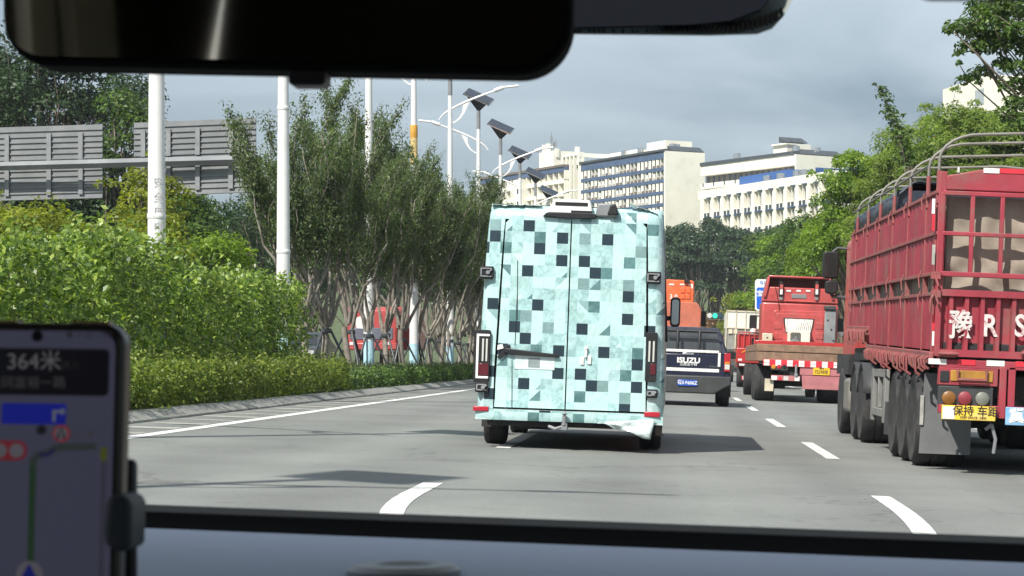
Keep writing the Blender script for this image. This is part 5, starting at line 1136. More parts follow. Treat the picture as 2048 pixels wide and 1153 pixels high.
# ------------------------------------------------------------------ street lamps with solar panels
M['pole'] = mat('white pole paint', (.74, .745, .74), .35, var=.05, stain=(.5, .47, .4), smix=.35)
M['polebase'] = mat('pale blue pole foot', (.42, .66, .76), .5, var=.12, scale=6, stain=(.7, .7, .68))
M['panel'] = mat('solar panel dark face', (.02, .026, .045), .25, var=.1)
M['stencil'] = mat('worn stencil grey', (.46, .46, .45), .7, var=.3)
def lamp(side, h=12.75):
    root = thing('street_lamp', 'x', 'street lamp')
    p = MB(); p.lathe([(.165, 0), (.16, 1.3)], (0, 0, 0), 'z', 20); p.build('pole_foot', M['polebase'], root)
    p = MB(); p.lathe([(.158, 1.3), (.085, h-1.2)], (0, 0, 0), 'z', 20); po0 = p.build('pole', M['pole'], root)
    p = MB()
    for zz, rr0 in ((3.05, .150), (6.2, .128)): p.lathe([(rr0, zz), (rr0+.008, zz+.02), (rr0+.008, zz+.07), (rr0, zz+.09)], (0, 0, 0), 'z', 20)
    p.build('band', M['pole'], po0); p = MB(); p.box(-.055, .055, -.168, -.1, .55, .95); p.build('access_door', M['polebase'], root, bevel=.006)
    p = MB(); p.lathe([(.092, h-1.2), (.088, h-.35)], (0, 0, 0), 'z', 16); p.build('collar', M['grey'], root)
    za = h-1.95; s = side
    pts = []
    for t in np.linspace(-1, 1, 22):
        k = (t+1)/2; pts.append((s*(-.45+2.5*k), 0, za-.25+1.15*k**.62+.12*k))
    p = MB(); p.tube(pts, [.03+.016*math.sin(PI*(i/21)) for i in range(22)], 8); am = p.build('arm', M['pole'], root)
    e = pts[-1]; f = pts[-3]
    p = MB(); p.tube([(f[0], 0, f[2]+.01), (e[0]+s*.12, 0, e[2]+.06)], .085, 8); p.tube([(e[0]+s*.1, 0, e[2]+.06), (e[0]+s*.75, 0, e[2]+.13)], .05, 8); p.build('lamp_head', M['white'], am, bevel=.01)
    p = MB(); out = [(0, -.42), (s*.2, -.36), (s*.42, -.2), (s*.6, .06), (s*.80, .50), (s*.52, .36), (s*.50, .08), (s*.36, -.16), (s*.18, -.31), (0, -.37)]
    p.prism([(x, za+z) for x, z in out], 'y', -.012, .012); p.build('bracket', M['pole'], root)
    # tilted panel on struts
    c = np.array((.0, 0, h+.28)); tl = math.radians(24)
    def rot(x, y, z):
        y, z = y*math.cos(.40)-z*math.sin(.40), y*math.sin(.40)+z*math.cos(.40); return (c[0]+x*math.cos(tl)+z*math.sin(tl), c[1]+y, c[2]-x*math.sin(tl)+z*math.cos(tl))
    b = MB(); b.box(-.64, .64, -.5, .5, 0, .07); b.v = [rot(*v) for v in b.v]; po = b.build('solar_panel', M['panel'], root, bevel=.006)
    b = MB()
    for yy_ in (-.51, .50): b.box(-.66, .66, yy_, yy_+.03, -.015, .06)
    for xx in (-.67, .64): b.box(xx, xx+.03, -.51, .53, -.015, .06)
    b.v = [rot(*v) for v in b.v]; b.build('panel_frame', M['chrome'], po)
    b = MB()
    for xx in (-.5, .5):
        for yy_ in (-.35, .35): b.tube([(0, 0, h-.38), rot(xx, yy_, -.02)], .028, 6)
    for yy_ in (-.35, .35): b.tube([rot(-.6, yy_, -.03), rot(.6, yy_, -.03)], .03, 6)
    for yy_ in (-.30, .30): b.add([(0, 0, h-.36), rot(-.5, yy_, -.03), rot(.5, yy_, -.03), (0, .02, h-.36), rot(-.5, yy_+.03, -.03), rot(.5, yy_+.03, -.03)], [(0, 1, 2), (5, 4, 3), (0, 3, 4, 1), (1, 4, 5, 2), (2, 5, 3, 0)])
    b.tube([(0, 0, h-.4), (0, 0, h+.3)], .05, 8); b.build('panel_strut', M['darkgrey'], root)
    return root
LX = -8.6
lx = lambda i: -9.2 if i > 3 else (-8.32 if i == 0 else -8.6)
LY = [6.8, 17.0, 36.5, 48.3, 66.1, 77.5, 90, 103, 116, 130.5, 145, 160, 176]
la = {1: lamp(1), -1: lamp(-1)}; used = set()
LABS = [None, None, 'white street lamp pole nearest the car, grey characters stencilled down it', 'second white lamp pole from the left, tall and plain beside the trees', 'white lamp pole seen in front of a red lorry, foot painted pale blue',
        'white lamp pole with an orange band below its top', 'white lamp pole whose curved arm reaches right over the road, highest in view', 'white lamp pole with the largest visible solar panel, its arm reaching left',
        'white lamp pole with the second largest solar panel, arm to the right', 'third solar panel lamp pole down the row, just left of the van roof', 'fourth solar panel lamp pole, partly hidden behind the van roof', 'fifth solar panel lamp pole, top only showing above the van', 'farthest lamp pole, hidden low behind the van roof']
for i, Y in enumerate(LY):
    s = 1 if i % 2 == 0 else -1
    lab = LABS[i] or ('lamp pole outside the frame casting the nearest panel shadow on the road' if i == 0 else 'lamp pole outside the frame casting the panel shadow beside the van')
    loc = (lx(i), Y, .3)
    if s not in used: la[s].location = loc; la[s]['label'] = lab; la[s]['group'] = 'solar street lamps along the median'; used.add(s); t = la[s]
    else: t = dup(la[s], loc, None, None, lab, 'solar street lamps along the median')
    if i == 2:
        p_ = [c for c in t.children if c.name.startswith('pole') and 'foot' not in c.name][0]
        for k, ch in enumerate('安全用电请勿靠近'):
            z = 1.92+(7-k)*.245; q = text(ch, .18, M['stencil'], p_, (.062, -.142+(z-1.3)*.0068, z), ext=.001, rot=(PI/2, 0, .42))
    if i == 5:
        p_ = [c for c in t.children if c.name.startswith('pole') and 'foot' not in c.name][0]
        q = MB(); q.lathe([(.128, 8.55), (.136, 8.6), (.136, 8.95), (.128, 9.0)], (0, 0, 0), 'z', 18); q.build('band', mat('orange band', (.62, .33, .06), .5, var=.15), p_)
        q = MB(); q.lathe([(.133, 7.6), (.131, 8.55)], (0, 0, 0), 'z', 18); q.build('band', mat('yellow sleeve', (.66, .50, .22), .5, var=.15), p_)
# ------------------------------------------------------------------ gantry sign, seen from behind
M['alu'] = mat('weathered aluminium sheet', (.19, .20, .21), .7, .0, var=.15, scale=1.2, stain=(.30, .31, .31), smix=.5, sscale=.8)
gs = thing('gantry_sign', 'grey ribbed backs of two gantry sign boards over the opposite carriageway', 'road sign', (-25.8, 72.2, .8))
def gp(px, py, Y): q = Q(px, py, Y); return (q[0]+25.8, q[1]-72.2, q[2]-.8)
def board(px0, px1, yt0, yt1, yb0, yb1, Y0, Y1, ribs):
    P0, P1, P2, P3_ = gp(px0, yb0, Y0), gp(px1, yb1, Y1), gp(px1, yt1, Y1), gp(px0, yt0, Y0)
    P = [np.array(p) for p in (P0, P1, P2, P3_)]
    def pt(u, v, d): a = P[0]+(P[1]-P[0])*u; b = P[3]+(P[2]-P[3])*u; return a+(b-a)*v+np.array((0, d, 0))
    m = MB()
    m.add([pt(0, 0, 0), pt(1, 0, 0), pt(1, 1, 0), pt(0, 1, 0), pt(0, 0, .05), pt(1, 0, .05), pt(1, 1, .05), pt(0, 1, .05)], [(0, 1, 2, 3), (7, 6, 5, 4), (0, 4, 5, 1), (1, 5, 6, 2), (2, 6, 7, 3), (3, 7, 4, 0)])
    o = m.build('sign_board', M['alu'], gs, smooth=False)
    m = MB(); N = 13
    for k in range(N):
        v0 = k/N+.004; v1 = v0+.022
        m.add([pt(0, v0, -.045), pt(1, v0, -.045), pt(1, v1, -.045), pt(0, v1, -.045), pt(0, v0, 0), pt(1, v0, 0), pt(1, v1, 0), pt(0, v1, 0)], [(0, 1, 2, 3), (0, 4, 5, 1), (2, 6, 7, 3), (3, 7, 4, 0), (1, 5, 6, 2)])
    m.build('rib', M['alu'], o, smooth=False)
    for u in ribs:
        for (v0, v1) in ((.06, .43), (.53, .90)):
            m = MB(); w_ = .008*8/abs(P[1][0]-P[0][0]+1e-6)*1.2; m.add([pt(u-w_, v0, -.10), pt(u+w_, v0, -.10), pt(u+w_, v1, -.10), pt(u-w_, v1, -.10), pt(u-w_, v0, -.04), pt(u+w_, v0, -.04), pt(u+w_, v1, -.04), pt(u-w_, v1, -.04)], [(0, 1, 2, 3), (0, 4, 5, 1), (2, 6, 7, 3), (3, 7, 4, 0), (1, 5, 6, 2)]); m.build('upright', M['grey'], o, smooth=False)
board(-210, 205, 262, 249, 408, 397, 72.2, 70.0, (.08, .3, .55, .75, .9)); board(268, 512, 246, 236, 394, 385, 69.4, 68.0, (.08, .29, .53, .8))
b = MB(); b.tube([gp(-330, 342, 72.3), gp(520, 319, 67.6)], .14, 4); b.build('beam', M['alu'], gs, smooth=False)
b = MB(); q0 = gp(-330, 342, 72.3); b.tube([(0.0, .4, -.5), (0.0, .4, 7.2)], .24, 14); b.build('post', M['grey'], gs)
# ------------------------------------------------------------------ traffic light and road sign
tl_ = thing('traffic_light', 'traffic signal with a lit green lamp on a pale arm far ahead', 'traffic light', (13.0, 200, .3))
q = MB(); x, _, z = Q(1438, 637, 200); q.tube([(0, 0, -1), (0, 0, z-.2)], .14, 10); q.tube([(0, 0, z-.3), (x-13-1.0, 0, z-.3)], .11, 8); q.build('pole', M['white'], tl_)
xa, _, za = Q(1414, 639, 200); xb, _, zb = Q(1446, 625, 200)
q = MB(); q.prism(rr(xa-13, xb-13, za-.3, zb-.3, .1), 'y', -.3, -.05); ho = q.build('housing', M['darkgrey'], tl_)
M['green_lamp'] = mat('lit green lamp', (.02, .3, .2), .4, var=0, emit=(.03, .8, .5), estr=.7)
for k, m_ in ((0, M['lens_clear']), (1, M['green_lamp']), (2, mat('unlit lamp', (.03, .06, .09), .3, var=0))):
    q = MB(); q.lathe([(.24, 0), (.22, -.05), (.001, -.06)], (xa-13+.24+(xb-xa-.48)*k/2, -.31, (za+zb)/2-.3), 'y', 18); q.build('lens', m_, ho)
rs = thing('road_sign', 'blue road sign with white border partly hidden by the flatbed cab', 'road sign', (9.55, 140, -.3))
xa, _, za = Q(1510, 622, 140); xb, _, zb = Q(1580, 559, 140)
bx0, bx1, bz0, bz1 = xa-9.55, xb-9.55, za+.3, zb+.3
q = MB(); q.prism(rr(bx0, bx1, bz0, bz1, .18), 'y', -.02, .05); bo = q.build('panel', M['white'], rs)
q = MB(); q.prism(rr(bx0+.10, bx1-.10, bz0+.10, bz1-.52, .12), 'y', -.035, -.01); q.build('blue_field', mat('sign blue', (.01, .11, .60), .4, var=.04), bo)
x, _, z = Q(1517, 588, 140); text('宝安大道', .42, M['white'], bo, (x-9.55+.72, -.045, z+.3), bold=.01); x, _, z = Q(1522, 596, 140); text("Bao'an", .28, M['white'], bo, (x-9.55+.42, -.045, z+.3), bold=.006)
x, _, z = Q(1520, 566, 140); text('G107', .28, mat('sign text blue', (.05, .2, .6), .5, var=0), bo, (x-9.55+.3, -.045, z+.3), bold=.004)
q = MB(); q.tube([(.2, .15, -1), (.2, .15, bz1-.4)], .12, 10); q.tube([(.2, .15, bz1-.5), (bx0+.4, .15, bz1-.5)], .07, 8); q.build('post', M['grey'], rs)
# ------------------------------------------------------------------ traffic on the opposite carriageway
OX, OY = -14.55, 102
ol = thing('oncoming_truck', 'red lorry front seen between the median trunks', 'truck', (OX, OY, .55)); oz = .62
def OB(name, a, b_, c, d_, d0, d1, m, bevel=.03, parent=ol):
    p0_ = Q(a, d_, OY); p1_ = Q(b_, c, OY); q = MB(); q.box(p0_[0]-OX, p1_[0]-OX, d0, d1, p0_[2]-.55, p1_[2]-.55); return q.build(name, m, parent, bevel=bevel)
OB('cab', 690, 795, 618, 690, .0, 2.2, M['red'], .12)
OB('windscreen', 700, 786, 656, 680, -.03, .05, mat('grey lorry windscreen', (.14, .15, .19), .25, var=.1), .03)
OB('load_body', 678, 812, 612, 700, 2.6, 8, M['red'], .05)
OB('bumper', 692, 794, 686, 700, -.1, .2, M['red'], .04)
for a in (700, 768): OB('headlamp', a, a+13, 685, 691, -.12, 0, M['white'], .02)
p_ = Q(722, 646, OY); q = MB(); q.lathe([(.30, .02), (.30, -.02)], (p_[0]-OX, -.0, p_[2]-.55), 'y', 20); q.build('badge', M['reflect_white'], ol)
for sx in (-1, 1): 
    wheel(ol, sx*.95, 1.0, .48, .35, sx); wheel(ol, sx*.95, 6.2, .48, .35, sx)
def saloon(name, label, X, Y, col, rz=0):
    r_ = thing(name, label, 'car', (X, Y, .6), (0, 0, rz))
    b = MB(); pr = [(-2.25, .3), (-2.3, .62), (-2.15, .82), (-1.2, .92), (-.55, 1.36), (.75, 1.42), (1.6, 1.0), (2.2, .92), (2.3, .6), (2.25, .3)]
    vs = []; 
    for x, k in ((-.86, 1), (.86, 1)): vs += [(x*(.82 if z > 1.1 else 1), y, z) for y, z in pr]
    n = len(pr); b.add(vs, [tuple(range(n)), tuple(range(2*n-1, n-1, -1))]+[(i, (i+1) % n, n+(i+1) % n, n+i) for i in range(n)]); b.build('body', col, r_, bevel=.05)
    g_ = MB(); g_.add([(-.70, -1.16, .96), (.70, -1.16, .96), (.60, -.60, 1.33), (-.60, -.60, 1.33)], [(0, 1, 2, 3)]); o_ = g_.build('windscreen', M['glass'], r_, smooth=False); o_.location = (0, -.015, .015)
    for sx in (-1, 1):
        g_ = MB(); g_.prism([(-.95, .98), (-.5, 1.31), (.7, 1.35), (1.3, 1.0)], 'x', sx*.80-.02, sx*.80+.02); g_.build('side_window', M['glass'], r_)
        g_ = MB(); g_.prism(rr(sx*.62-.16, sx*.62+.16, .62, .76, .04), 'y', -2.33, -2.15); g_.build('headlamp', M['lens_clear'], r_)
        for yy_ in (-1.4, 1.4): wheel(r_, sx*.78, yy_, .32, .22, sx)
    return r_
saloon('saloon_car', 'dark grey saloon half hidden behind the nearest staked trunks', -13.2, 78, mat('charcoal car paint', (.03, .034, .042), .3, coat=.6, var=.05))
# ------------------------------------------------------------------ apartment blocks on the hill
M['cream_wall'] = mat('cream painted wall', (.86, .83, .72), .85, var=.05, scale=.25, stain=(.62, .56, .44), smix=.35, sscale=.3)
M['blue_band'] = mat('blue painted band', (.06, .10, .19), .7, var=.15, scale=.5)
M['blue_wall'] = mat('blue cladding', (.03, .105, .33), .6, var=.08)
M['shade_wall'] = mat('shaded balcony rear wall', (.14, .125, .11), .9, var=.3, scale=.5)  # wall tone darkened to paint in the shade of the recesses
M['roofgrey'] = mat('dark roof panels', (.05, .06, .07), .5, var=.3)
M['pane'] = mat('far window pane', (.035, .05, .075), .15, var=.1)
def frame(name, label, px, Y, ztop_py, e):                    # local x along e, local y along t (back along the facade), z=0 at z 6 m
    X = (px-CX)/F*Y; ang = math.atan2(e[1], e[0]); o = thing(name, label, 'building', (X, Y, 6), (0, 0, ang))
    return o, CH+(HY-ztop_py)/F*Y-6
e1 = (.857, .517)
A1, H1 = frame('apartment_block', 'cream apartment block with a blank end wall and blue banded balconies', 1330, 520, 302, e1)
L1, W1b = 42.0, 11.1; fl = 2.82
b = MB(); b.box(1.7, W1b, 0, L1, 0, H1); b.box(0, 1.7, 0, .5, 0, H1); b.box(0, 1.7, L1-.6, L1, 0, H1); b.build('wall', M['cream_wall'], A1, smooth=False)
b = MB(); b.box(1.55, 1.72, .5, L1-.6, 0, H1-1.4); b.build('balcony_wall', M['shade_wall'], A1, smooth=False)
rg = random.Random(2); nb = 23; bw_ = (L1-1.1)/nb
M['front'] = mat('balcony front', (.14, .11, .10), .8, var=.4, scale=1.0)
BM_ = [M['cream_wall'], M['front'], M['pane'], M['white']]
def bay(mb, y0, z0, v):                                       # one balcony: divider, half screen, low front, door
    h = fl-.78; mb.box(.0, 1.55, y0-.09, y0+.09, z0, z0+h)
    if v % 2: mb.box(.05, .16, y0+bw_*.45, y0+bw_*.95, z0, z0+h)
    if v < 3: mb.box(.03, .10, y0+.1, y0+bw_-.1, z0, z0+.55+.08*v, 1)
    mb.box(1.50, 1.54, y0+.25, y0+bw_*.5, z0+.1, z0+h-.1, 2)
    if v == 4: mb.box(-.12, -.04, y0+.3, y0+1.2, z0+.5, z0+1.5, 3)
    return mb
bays = []
for v in range(5):
    o = bay(MB(), 0, 0, v).build('balcony', BM_, A1, smooth=False); bays.append(o)
rest = MB(); cnt = 0; first = {}
for k in range(10):
    z = H1-1.55-k*fl
    d = MB(); d.box(-.06, 1.7, .5, L1-.6, z-.25, z+(1.1 if k == 0 else .55)); d.build('floor_band', M['blue_band'], A1, smooth=False)
    for j in range(nb):
        v = rg.choice([0, 1, 1, 2, 3, 3, 0, 1, 4]); y = .5+j*bw_; z0 = z-fl+.53
        if k < 4 or (k == 4 and j < 8):
            if v not in first: o = bays[v]; first[v] = 1
            else: o = bays[v].copy(); COL.objects.link(o); o.parent = A1
            o.location = (0, y, z0)
        elif k < 7: bay(rest, y, z0, v)
rest.build('balcony_row', BM_, A1, smooth=False, kind='stuff')
b = MB(); b.box(-.3, 1.8, .0, L1, H1+.0, H1+.5); b.build('roof', M['roofgrey'], A1, smooth=False)
def slopes(parent, n, x0, st, wd, y0, y1, H, under=True, za=.2, zb=1.5):
    for j in range(n):
        b = MB(); x = x0+j*st; b.add([(x, y0, H+za), (x+wd, y0, H+za), (x+wd, y1, H+zb), (x, y1, H+zb), (x, y1, H+za), (x+wd, y1, H+za)], [(0, 1, 2, 3), (3, 2, 5, 4), (0, 3, 4), (1, 5, 2)]); b.build('solar_panel', M['roofgrey'], parent, smooth=False)
def tanks(parent, L, H, r, h):
    for (x, y) in L: b = MB(); b.lathe([(.01, 0), (r, 0), (r, h), (.01, h+.2)], (x, y, H), 'z', 14); b.build('water_tank', M['chrome'], parent)
slopes(A1, 13, 2.2, .7, .62, .3, 2.6, H1)
b = MB(); b.box(3.2, 10.6, 5, 14, H1, H1+3.1); b.box(3, 9, 18, 34, H1, H1+2.0); b.build('roof_house', M['cream_wall'], A1, smooth=False)
tanks(A1, ((4.2, 3.6), (5.6, 3.8), (2.6, 24), (2.6, 16)), H1+.4, .75, 1.7)
b = MB()
for y in (L1+.1, L1+2.7, L1+4.8, L1+6.8, L1+8.8): b.box(-.2, .55, y, y+.42, 0, H1+2.4)
b.box(-.2, .55, L1, L1+9.2, H1+2.4, H1+3.0); b.box(-.15, 9.5, L1, L1+.5, H1+1.9, H1+2.9); b.box(9.1, 9.5, L1, L1+.5, 0, H1+2.9); b.build('portal_frame', M['cream_wall'], A1, smooth=False)
# tall block behind on the right, access galleries
A2, H2 = frame('apartment_block', 'cream block with open access galleries and roof panels, behind on the right', 1592, 480, 309, (.824, .567))
L2 = 36.0
b = MB(); b.box(1.6, 14, 0, L2, 0, H2); b.box(0, 1.6, 0, .4, 0, H2); b.build('wall', M['cream_wall'], A2, smooth=False)
for k in range(4):
    z = H2-2.3-k*3.05
    d = MB(); d.box(-.05, 1.6, .4, L2, z-.0, z+(2.3 if k == 0 else 1.25)); d.build('parapet', M['cream_wall'], A2, smooth=False)
    for j in range(17):
        if k > 2: break
        y = 1+j*2.1; d = MB(); d.box(1.5, 1.62, y, y+.8, z-1.8, z-.1); d.build('window', M['pane'], A2, smooth=False)
        if j % 2 == k % 2: d = MB(); d.box(-.08, 0, y+.2, y+.65, z-2.6, z-1.75); d.build('opening', M['pane'], A2, smooth=False)
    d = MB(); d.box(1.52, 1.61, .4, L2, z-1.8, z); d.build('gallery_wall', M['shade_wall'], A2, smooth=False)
b = MB(); b.box(-.3, 1.5, .5, L2, H2+.0, H2+.75); b.build('roof', M['roofgrey'], A2, smooth=False)
slopes(A2, 14, 1.6, .85, .75, .3, 2.6, H2); slopes(A2, 3, 1, 2.2, 1.9, 5, 7.5, H2+3.0)
b = MB(); b.box(.6, 7.2, 4, 9, H2, H2+2.8); b.box(.0, 3, 3.7, 9, H2+2.5, H2+2.8); b.build('roof_house', M['cream_wall'], A2, smooth=False)
tanks(A2, ((2.0, 2.6), (1.6, 24), (8, 2.8)), H2+.3, .85, 1.8)
b = MB(); b.box(5.4, 14.2, -.08, 0, H2-6.5, H2-2.6); b.build('blue_panel', M['blue_wall'], A2, smooth=False)
# front block on the right with deep niches
A3, H3 = frame('apartment_block', 'lower cream block with rows of deep niches and paired windows, front right', 1668, 432, 341, (.90, .436))
L3 = 60.0
b = MB(); b.box(1.5, 12, 0, L3, 0, H3); b.box(-.02, 1.5, 0, L3, H3-1.9, H3+.0)
nb3 = 12; bw3 = (L3-3)/nb3
fh = 6.0
for j in range(nb3+1): 
    y = 1+j*bw3; b.box(0, 1.5, y-.75, y+.75, 0, H3-1.9)
b.build('wall', M['cream_wall'], A3, smooth=False)
for k in range(4):
    z = H3-1.9-k*4.3
    for j in range(nb3):
        y = 1+j*bw3+.75; y1 = y+bw3-1.5; ym = (y+y1)/2
        s_ = MB(); s_.box(.0, 1.5, y, y1, z-4.3, z-3.1); s_.box(.1, 1.5, ym-.06, ym+.06, z-3.1, z); s_.box(1.44, 1.5, y, y1, z-3.1, z, 1); s_.build('balcony', [M['cream_wall'], M['shade_wall']], A3, smooth=False)  # dark back sheet paints the shade inside each niche
        bl = MB(); bl.box(-.3, .1, y-.5, ym-.3, z-.05, z+.2); bl.box(.0, .08, y+.2, y+.3, z-4.4, z+.0); bl.box(-.12, .0, y+.2, y1-.2, z-4.45, z-4.2); bl.build('blue_ledge', M['blue_band'], A3, smooth=False)
        for (ya, yb) in ((y+.35, ym-.25), (ym+.25, y1-.35)): wi = MB(); wi.box(-.05, 0.02, ya, yb, z-4.2, z-3.15); wi.build('window', M['pane'], A3, smooth=False)
b = MB(); b.box(3, 9, 24, 46, H3, H3+2.2); b.build('blue_roof_room', M['blue_wall'], A3, smooth=False)
tanks(A3, ((1.2, 14), (1.2, 17), (1.2, 24), (1.3, 30)), H3, .9, 1.2)
# left block with stair tower and antennas
A4, H4 = frame('apartment_block', 'far cream block with a stair tower and rooftop antennas, left of the van', 1128, 560, 331, (.857, .517))
L4 = 50.0
b = MB(); b.box(1.6, 12, 0, L4, 0, H4-.5); b.build('wall', M['cream_wall'], A4, smooth=False)
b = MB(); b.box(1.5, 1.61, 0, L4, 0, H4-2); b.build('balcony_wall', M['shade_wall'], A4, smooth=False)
for k in range(8):
    z = H4-2.6-k*3.3
    d = MB(); d.box(-.05, 1.6, 0, L4, z-1.9, z-.9); d.build('parapet', M['cream_wall'], A4, smooth=False)
    for j in range(17):
        if k > 4: break
        y = j*3.0; d = MB(); d.box(0, 1.5, y-.12, y+.12, z-.9, z+1.4); d.build('balcony_divider', M['cream_wall'], A4, smooth=False)
b = MB(); b.box(-.1, 1.7, 0, L4, H4-1.6, H4-.3); b.build('blue_band', M['blue_band'], A4, smooth=False)
b = MB(); b.box(-.4, 6, 0, L4, H4-.3, H4+.25); b.build('roof', mat('brown roof edge', (.16, .12, .10), .8, var=.2), A4, smooth=False)
b = MB(); b.box(-2.0, 4, 20.5, 24.6, 0, H4-2.2); b.build('stair_tower', M['cream_wall'], A4, smooth=False)
for k in range(7): b = MB(); b.box(-2.06, -1.98, 21.6, 22.3, H4-6-k*3.3, H4-4.6-k*3.3); b.build('window', M['pane'], A4, smooth=False)
b = MB(); b.box(1.0, 10, 7.5, 15.5, H4, H4+4.4); b.build('roof_house', M['cream_wall'], A4, smooth=False)
for (x, y, z) in ((2, 15, 3.2), (2, 12.8, 3.4), (8.2, 8.4, 2.2), (1.6, 7.2, 1.0)): b = MB(); b.box(x, x+.9, y, y+.9, H4+4.2-(1.5 if z < 1.5 else 0), H4+4.2+z*.75); b.build('chimney', M['cream_wall'], A4, smooth=False)
for (x, y, z) in ((2, 10.6, 5.2), (2.6, 9.6, 3.2), (3.2, 11.6, 3.0)): b = MB(); b.tube([(x, y, H4+4.2), (x, y, H4+4.2+z)], .12, 5); b.box(x-.12, x+.12, y-.4, y+.4, H4+4.2+z*.55, H4+4.2+z*.8); b.build('antenna', M['grey'], A4)
# tower at the upper right
A5, H5 = frame('apartment_block', 'tall pale tower block showing between the boughs at the upper right', 1974, 250, 150, (.97, .24))
b = MB(); b.box(0, 16, 0, 14, 0, H5); b.build('wall', M['cream_wall'], A5, smooth=False)
for k in range(8): b = MB(); b.box(-.05, .02, .8, 3.6, H5-3.2-k*3.0, H5-1.4-k*3.0); b.build('window', mat('pale tower window', (.42, .46, .48), .4, var=.1), A5, smooth=False)
A6, H6 = frame('house', 'low house with a red roof edge showing above the bamboo', 1926, 230, 258, (.97, .24))
b = MB(); b.box(0, 9, 0, 8, 0, H6-.6); b.build('wall', M['cream_wall'], A6, smooth=False); b = MB(); b.box(-.4, 9.4, -.4, 8.4, H6-.6, H6); b.build('roof', M['red'], A6, smooth=False)
# ------------------------------------------------------------------ the car we sit in: dashboard, windscreen edge, shell
car = thing('car', 'interior of the car the photo is taken from, grey dashboard and dark windscreen edge', 'car', (0, 0, 0))
M['dash'] = mat('grey blue dashboard', (.42, .46, .56), .75, var=.06, scale=30, bump=.12, bscale=900)
M['frit'] = mat('black windscreen edge', (.005, .005, .005), .9, var=0, spec=.05)
M['lining'] = mat('dark cabin lining', (.016, .015, .014), .95, var=.1)
def lp(px, a, b_): return a+(b_-a)*(px-270)/(2048-270)         # dashboard lines lean with the car
d = MB(); PX0, PX1 = -1600, 4200
def D(px, a, b_, dist): return Q(px, lp(px, a, b_), dist)
near = .55
v0, v1 = D(PX0, 1056, 1126, 1.14), D(PX1, 1056, 1126, 1.14)
def dash_pt(u, v):
    y = 1.14-(1.14-.5)*v; a = (v0[0]+(v1[0]-v0[0])*u, v0[2]+(v1[2]-v0[2])*u)
    return (a[0], y, a[1]-.0+.006*math.sin(PI*min(1, v*1.6))-.14*max(0, v-.25)**1.5)
d.grid(dash_pt, 24, 24); do = d.build('dashboard', M['dash'], car, normals=False)
b = MB(); t0, t1 = D(PX0, 1026, 1092, 1.16), D(PX1, 1026, 1092, 1.16); u0, u1 = D(PX0, 1066, 1134, 1.135), D(PX1, 1066, 1134, 1.135)
w0, w1 = D(PX0, 1100, 1165, 1.6), D(PX1, 1100, 1165, 1.6)
b.add([t0, t1, u1, u0, (t0[0], t0[1]+.02, t0[2]-.004), (t1[0], t1[1]+.02, t1[2]-.004), (u1[0], 1.16, u1[2]-.1), (u0[0], 1.16, u0[2]-.1)], [(0, 1, 2, 3), (0, 4, 5, 1), (4, 7, 6, 5), (2, 6, 7, 3), (0, 3, 7, 4), (1, 5, 6, 2)])
b.build('windscreen_edge', M['frit'], car, smooth=False)
# the fading upper rim of the edge band: a thin brownish lip
b = MB(); s0, s1 = D(PX0, 1022, 1088, 1.17), D(PX1, 1022, 1088, 1.17); r0, r1 = D(PX0, 1036, 1102, 1.162), D(PX1, 1036, 1102, 1.162)
b.add([s0, s1, r1, r0], [(0, 1, 2, 3)]); q = b.build('edge_lip', mat('brownish edge lip', (.075, .07, .062), .8, var=.2, scale=60), car, smooth=False); q.modifiers.new('s', 'SOLIDIFY').thickness = .004
# sensor dome on the dashboard
c = Q(808, 1156, .93); sd_ = MB(); sd_.lathe([(.024, -.01), (.024, .0045), (.021, .0065), (.013, .0068), (.011, .0055), (.001, .005)], (c[0], c[1], c[2]-.001), 'z', 32); sd_.build('sensor_dome', mat('grey sensor ring', (.2, .21, .21), .4, var=0), car)
b = MB(); b.lathe([(.026, -.02), (.034, -.004), (.026, .001)], (c[0]-.004, c[1]+.004, c[2]-.003), 'z', 32); b.build('sensor_base', M['black'], car)
# patch of blackened glass with a dotted rim behind the mirror
FD = 1.18
def outl(pts): return [(Q(px, py, FD)[0], Q(px, py, FD)[2]) for px, py in pts]
inner = [(700, -300), (1590, -300), (1578, -90), (1556, -20), (1520, 22), (1460, 44), (1380, 52), (1140, 57), (700, 57)]
rim = [(700, -300), (1640, -300), (1606, -60), (1584, 0), (1568, 30), (1545, 55), (1515, 66), (1420, 69), (1140, 66), (700, 62)]
b = MB(); b.prism(outl(inner)[::-1], 'y', FD-.004, FD+.002); b.build('windscreen_frit', mat('blackened glass', (.008, .010, .016), .8, var=0, spec=.1), car, smooth=False)
b = MB(); b.prism(outl(rim)[::-1], 'y', FD+.003, FD+.006); fr_ = b.build('frit_rim', mat('grey frit rim', (.36, .41, .38), .7, var=.1), car, smooth=False)
b = MB(); rg = random.Random(6)
for i in range(44):
    px = 1150+i*9.6; t = max(0, (px-1400)/170); yb = 63-1.0*0-(t**3)*34 if px > 1400 else 63
    rows = 1 if px < 1330 else (2 if px < 1450 else 3)
    for k in range(rows):
        if px < 1300 and rg.random() < .45: continue
        x, y, z = Q(px, yb-k*7, FD); s = (2.6 if px < 1330 else 3.6)*FD/F*rg.uniform(.7, 1.1); b.box(x-s*.8, x+s*.8, FD-.002, FD+.0028, z-s, z+s)
b.build('frit_dot', M['frit'], fr_, smooth=False)
# sun visor
b = MB(); v = [Q(1812, -60, .62), Q(1830, 1.5, .62), Q(3200, 6, .62), Q(3200, -160, .62)]; b.prism([(p[0], p[2]) for p in v], 'y', .60, .625); b.build('sun_visor', M['lining'], car, bevel=.004)
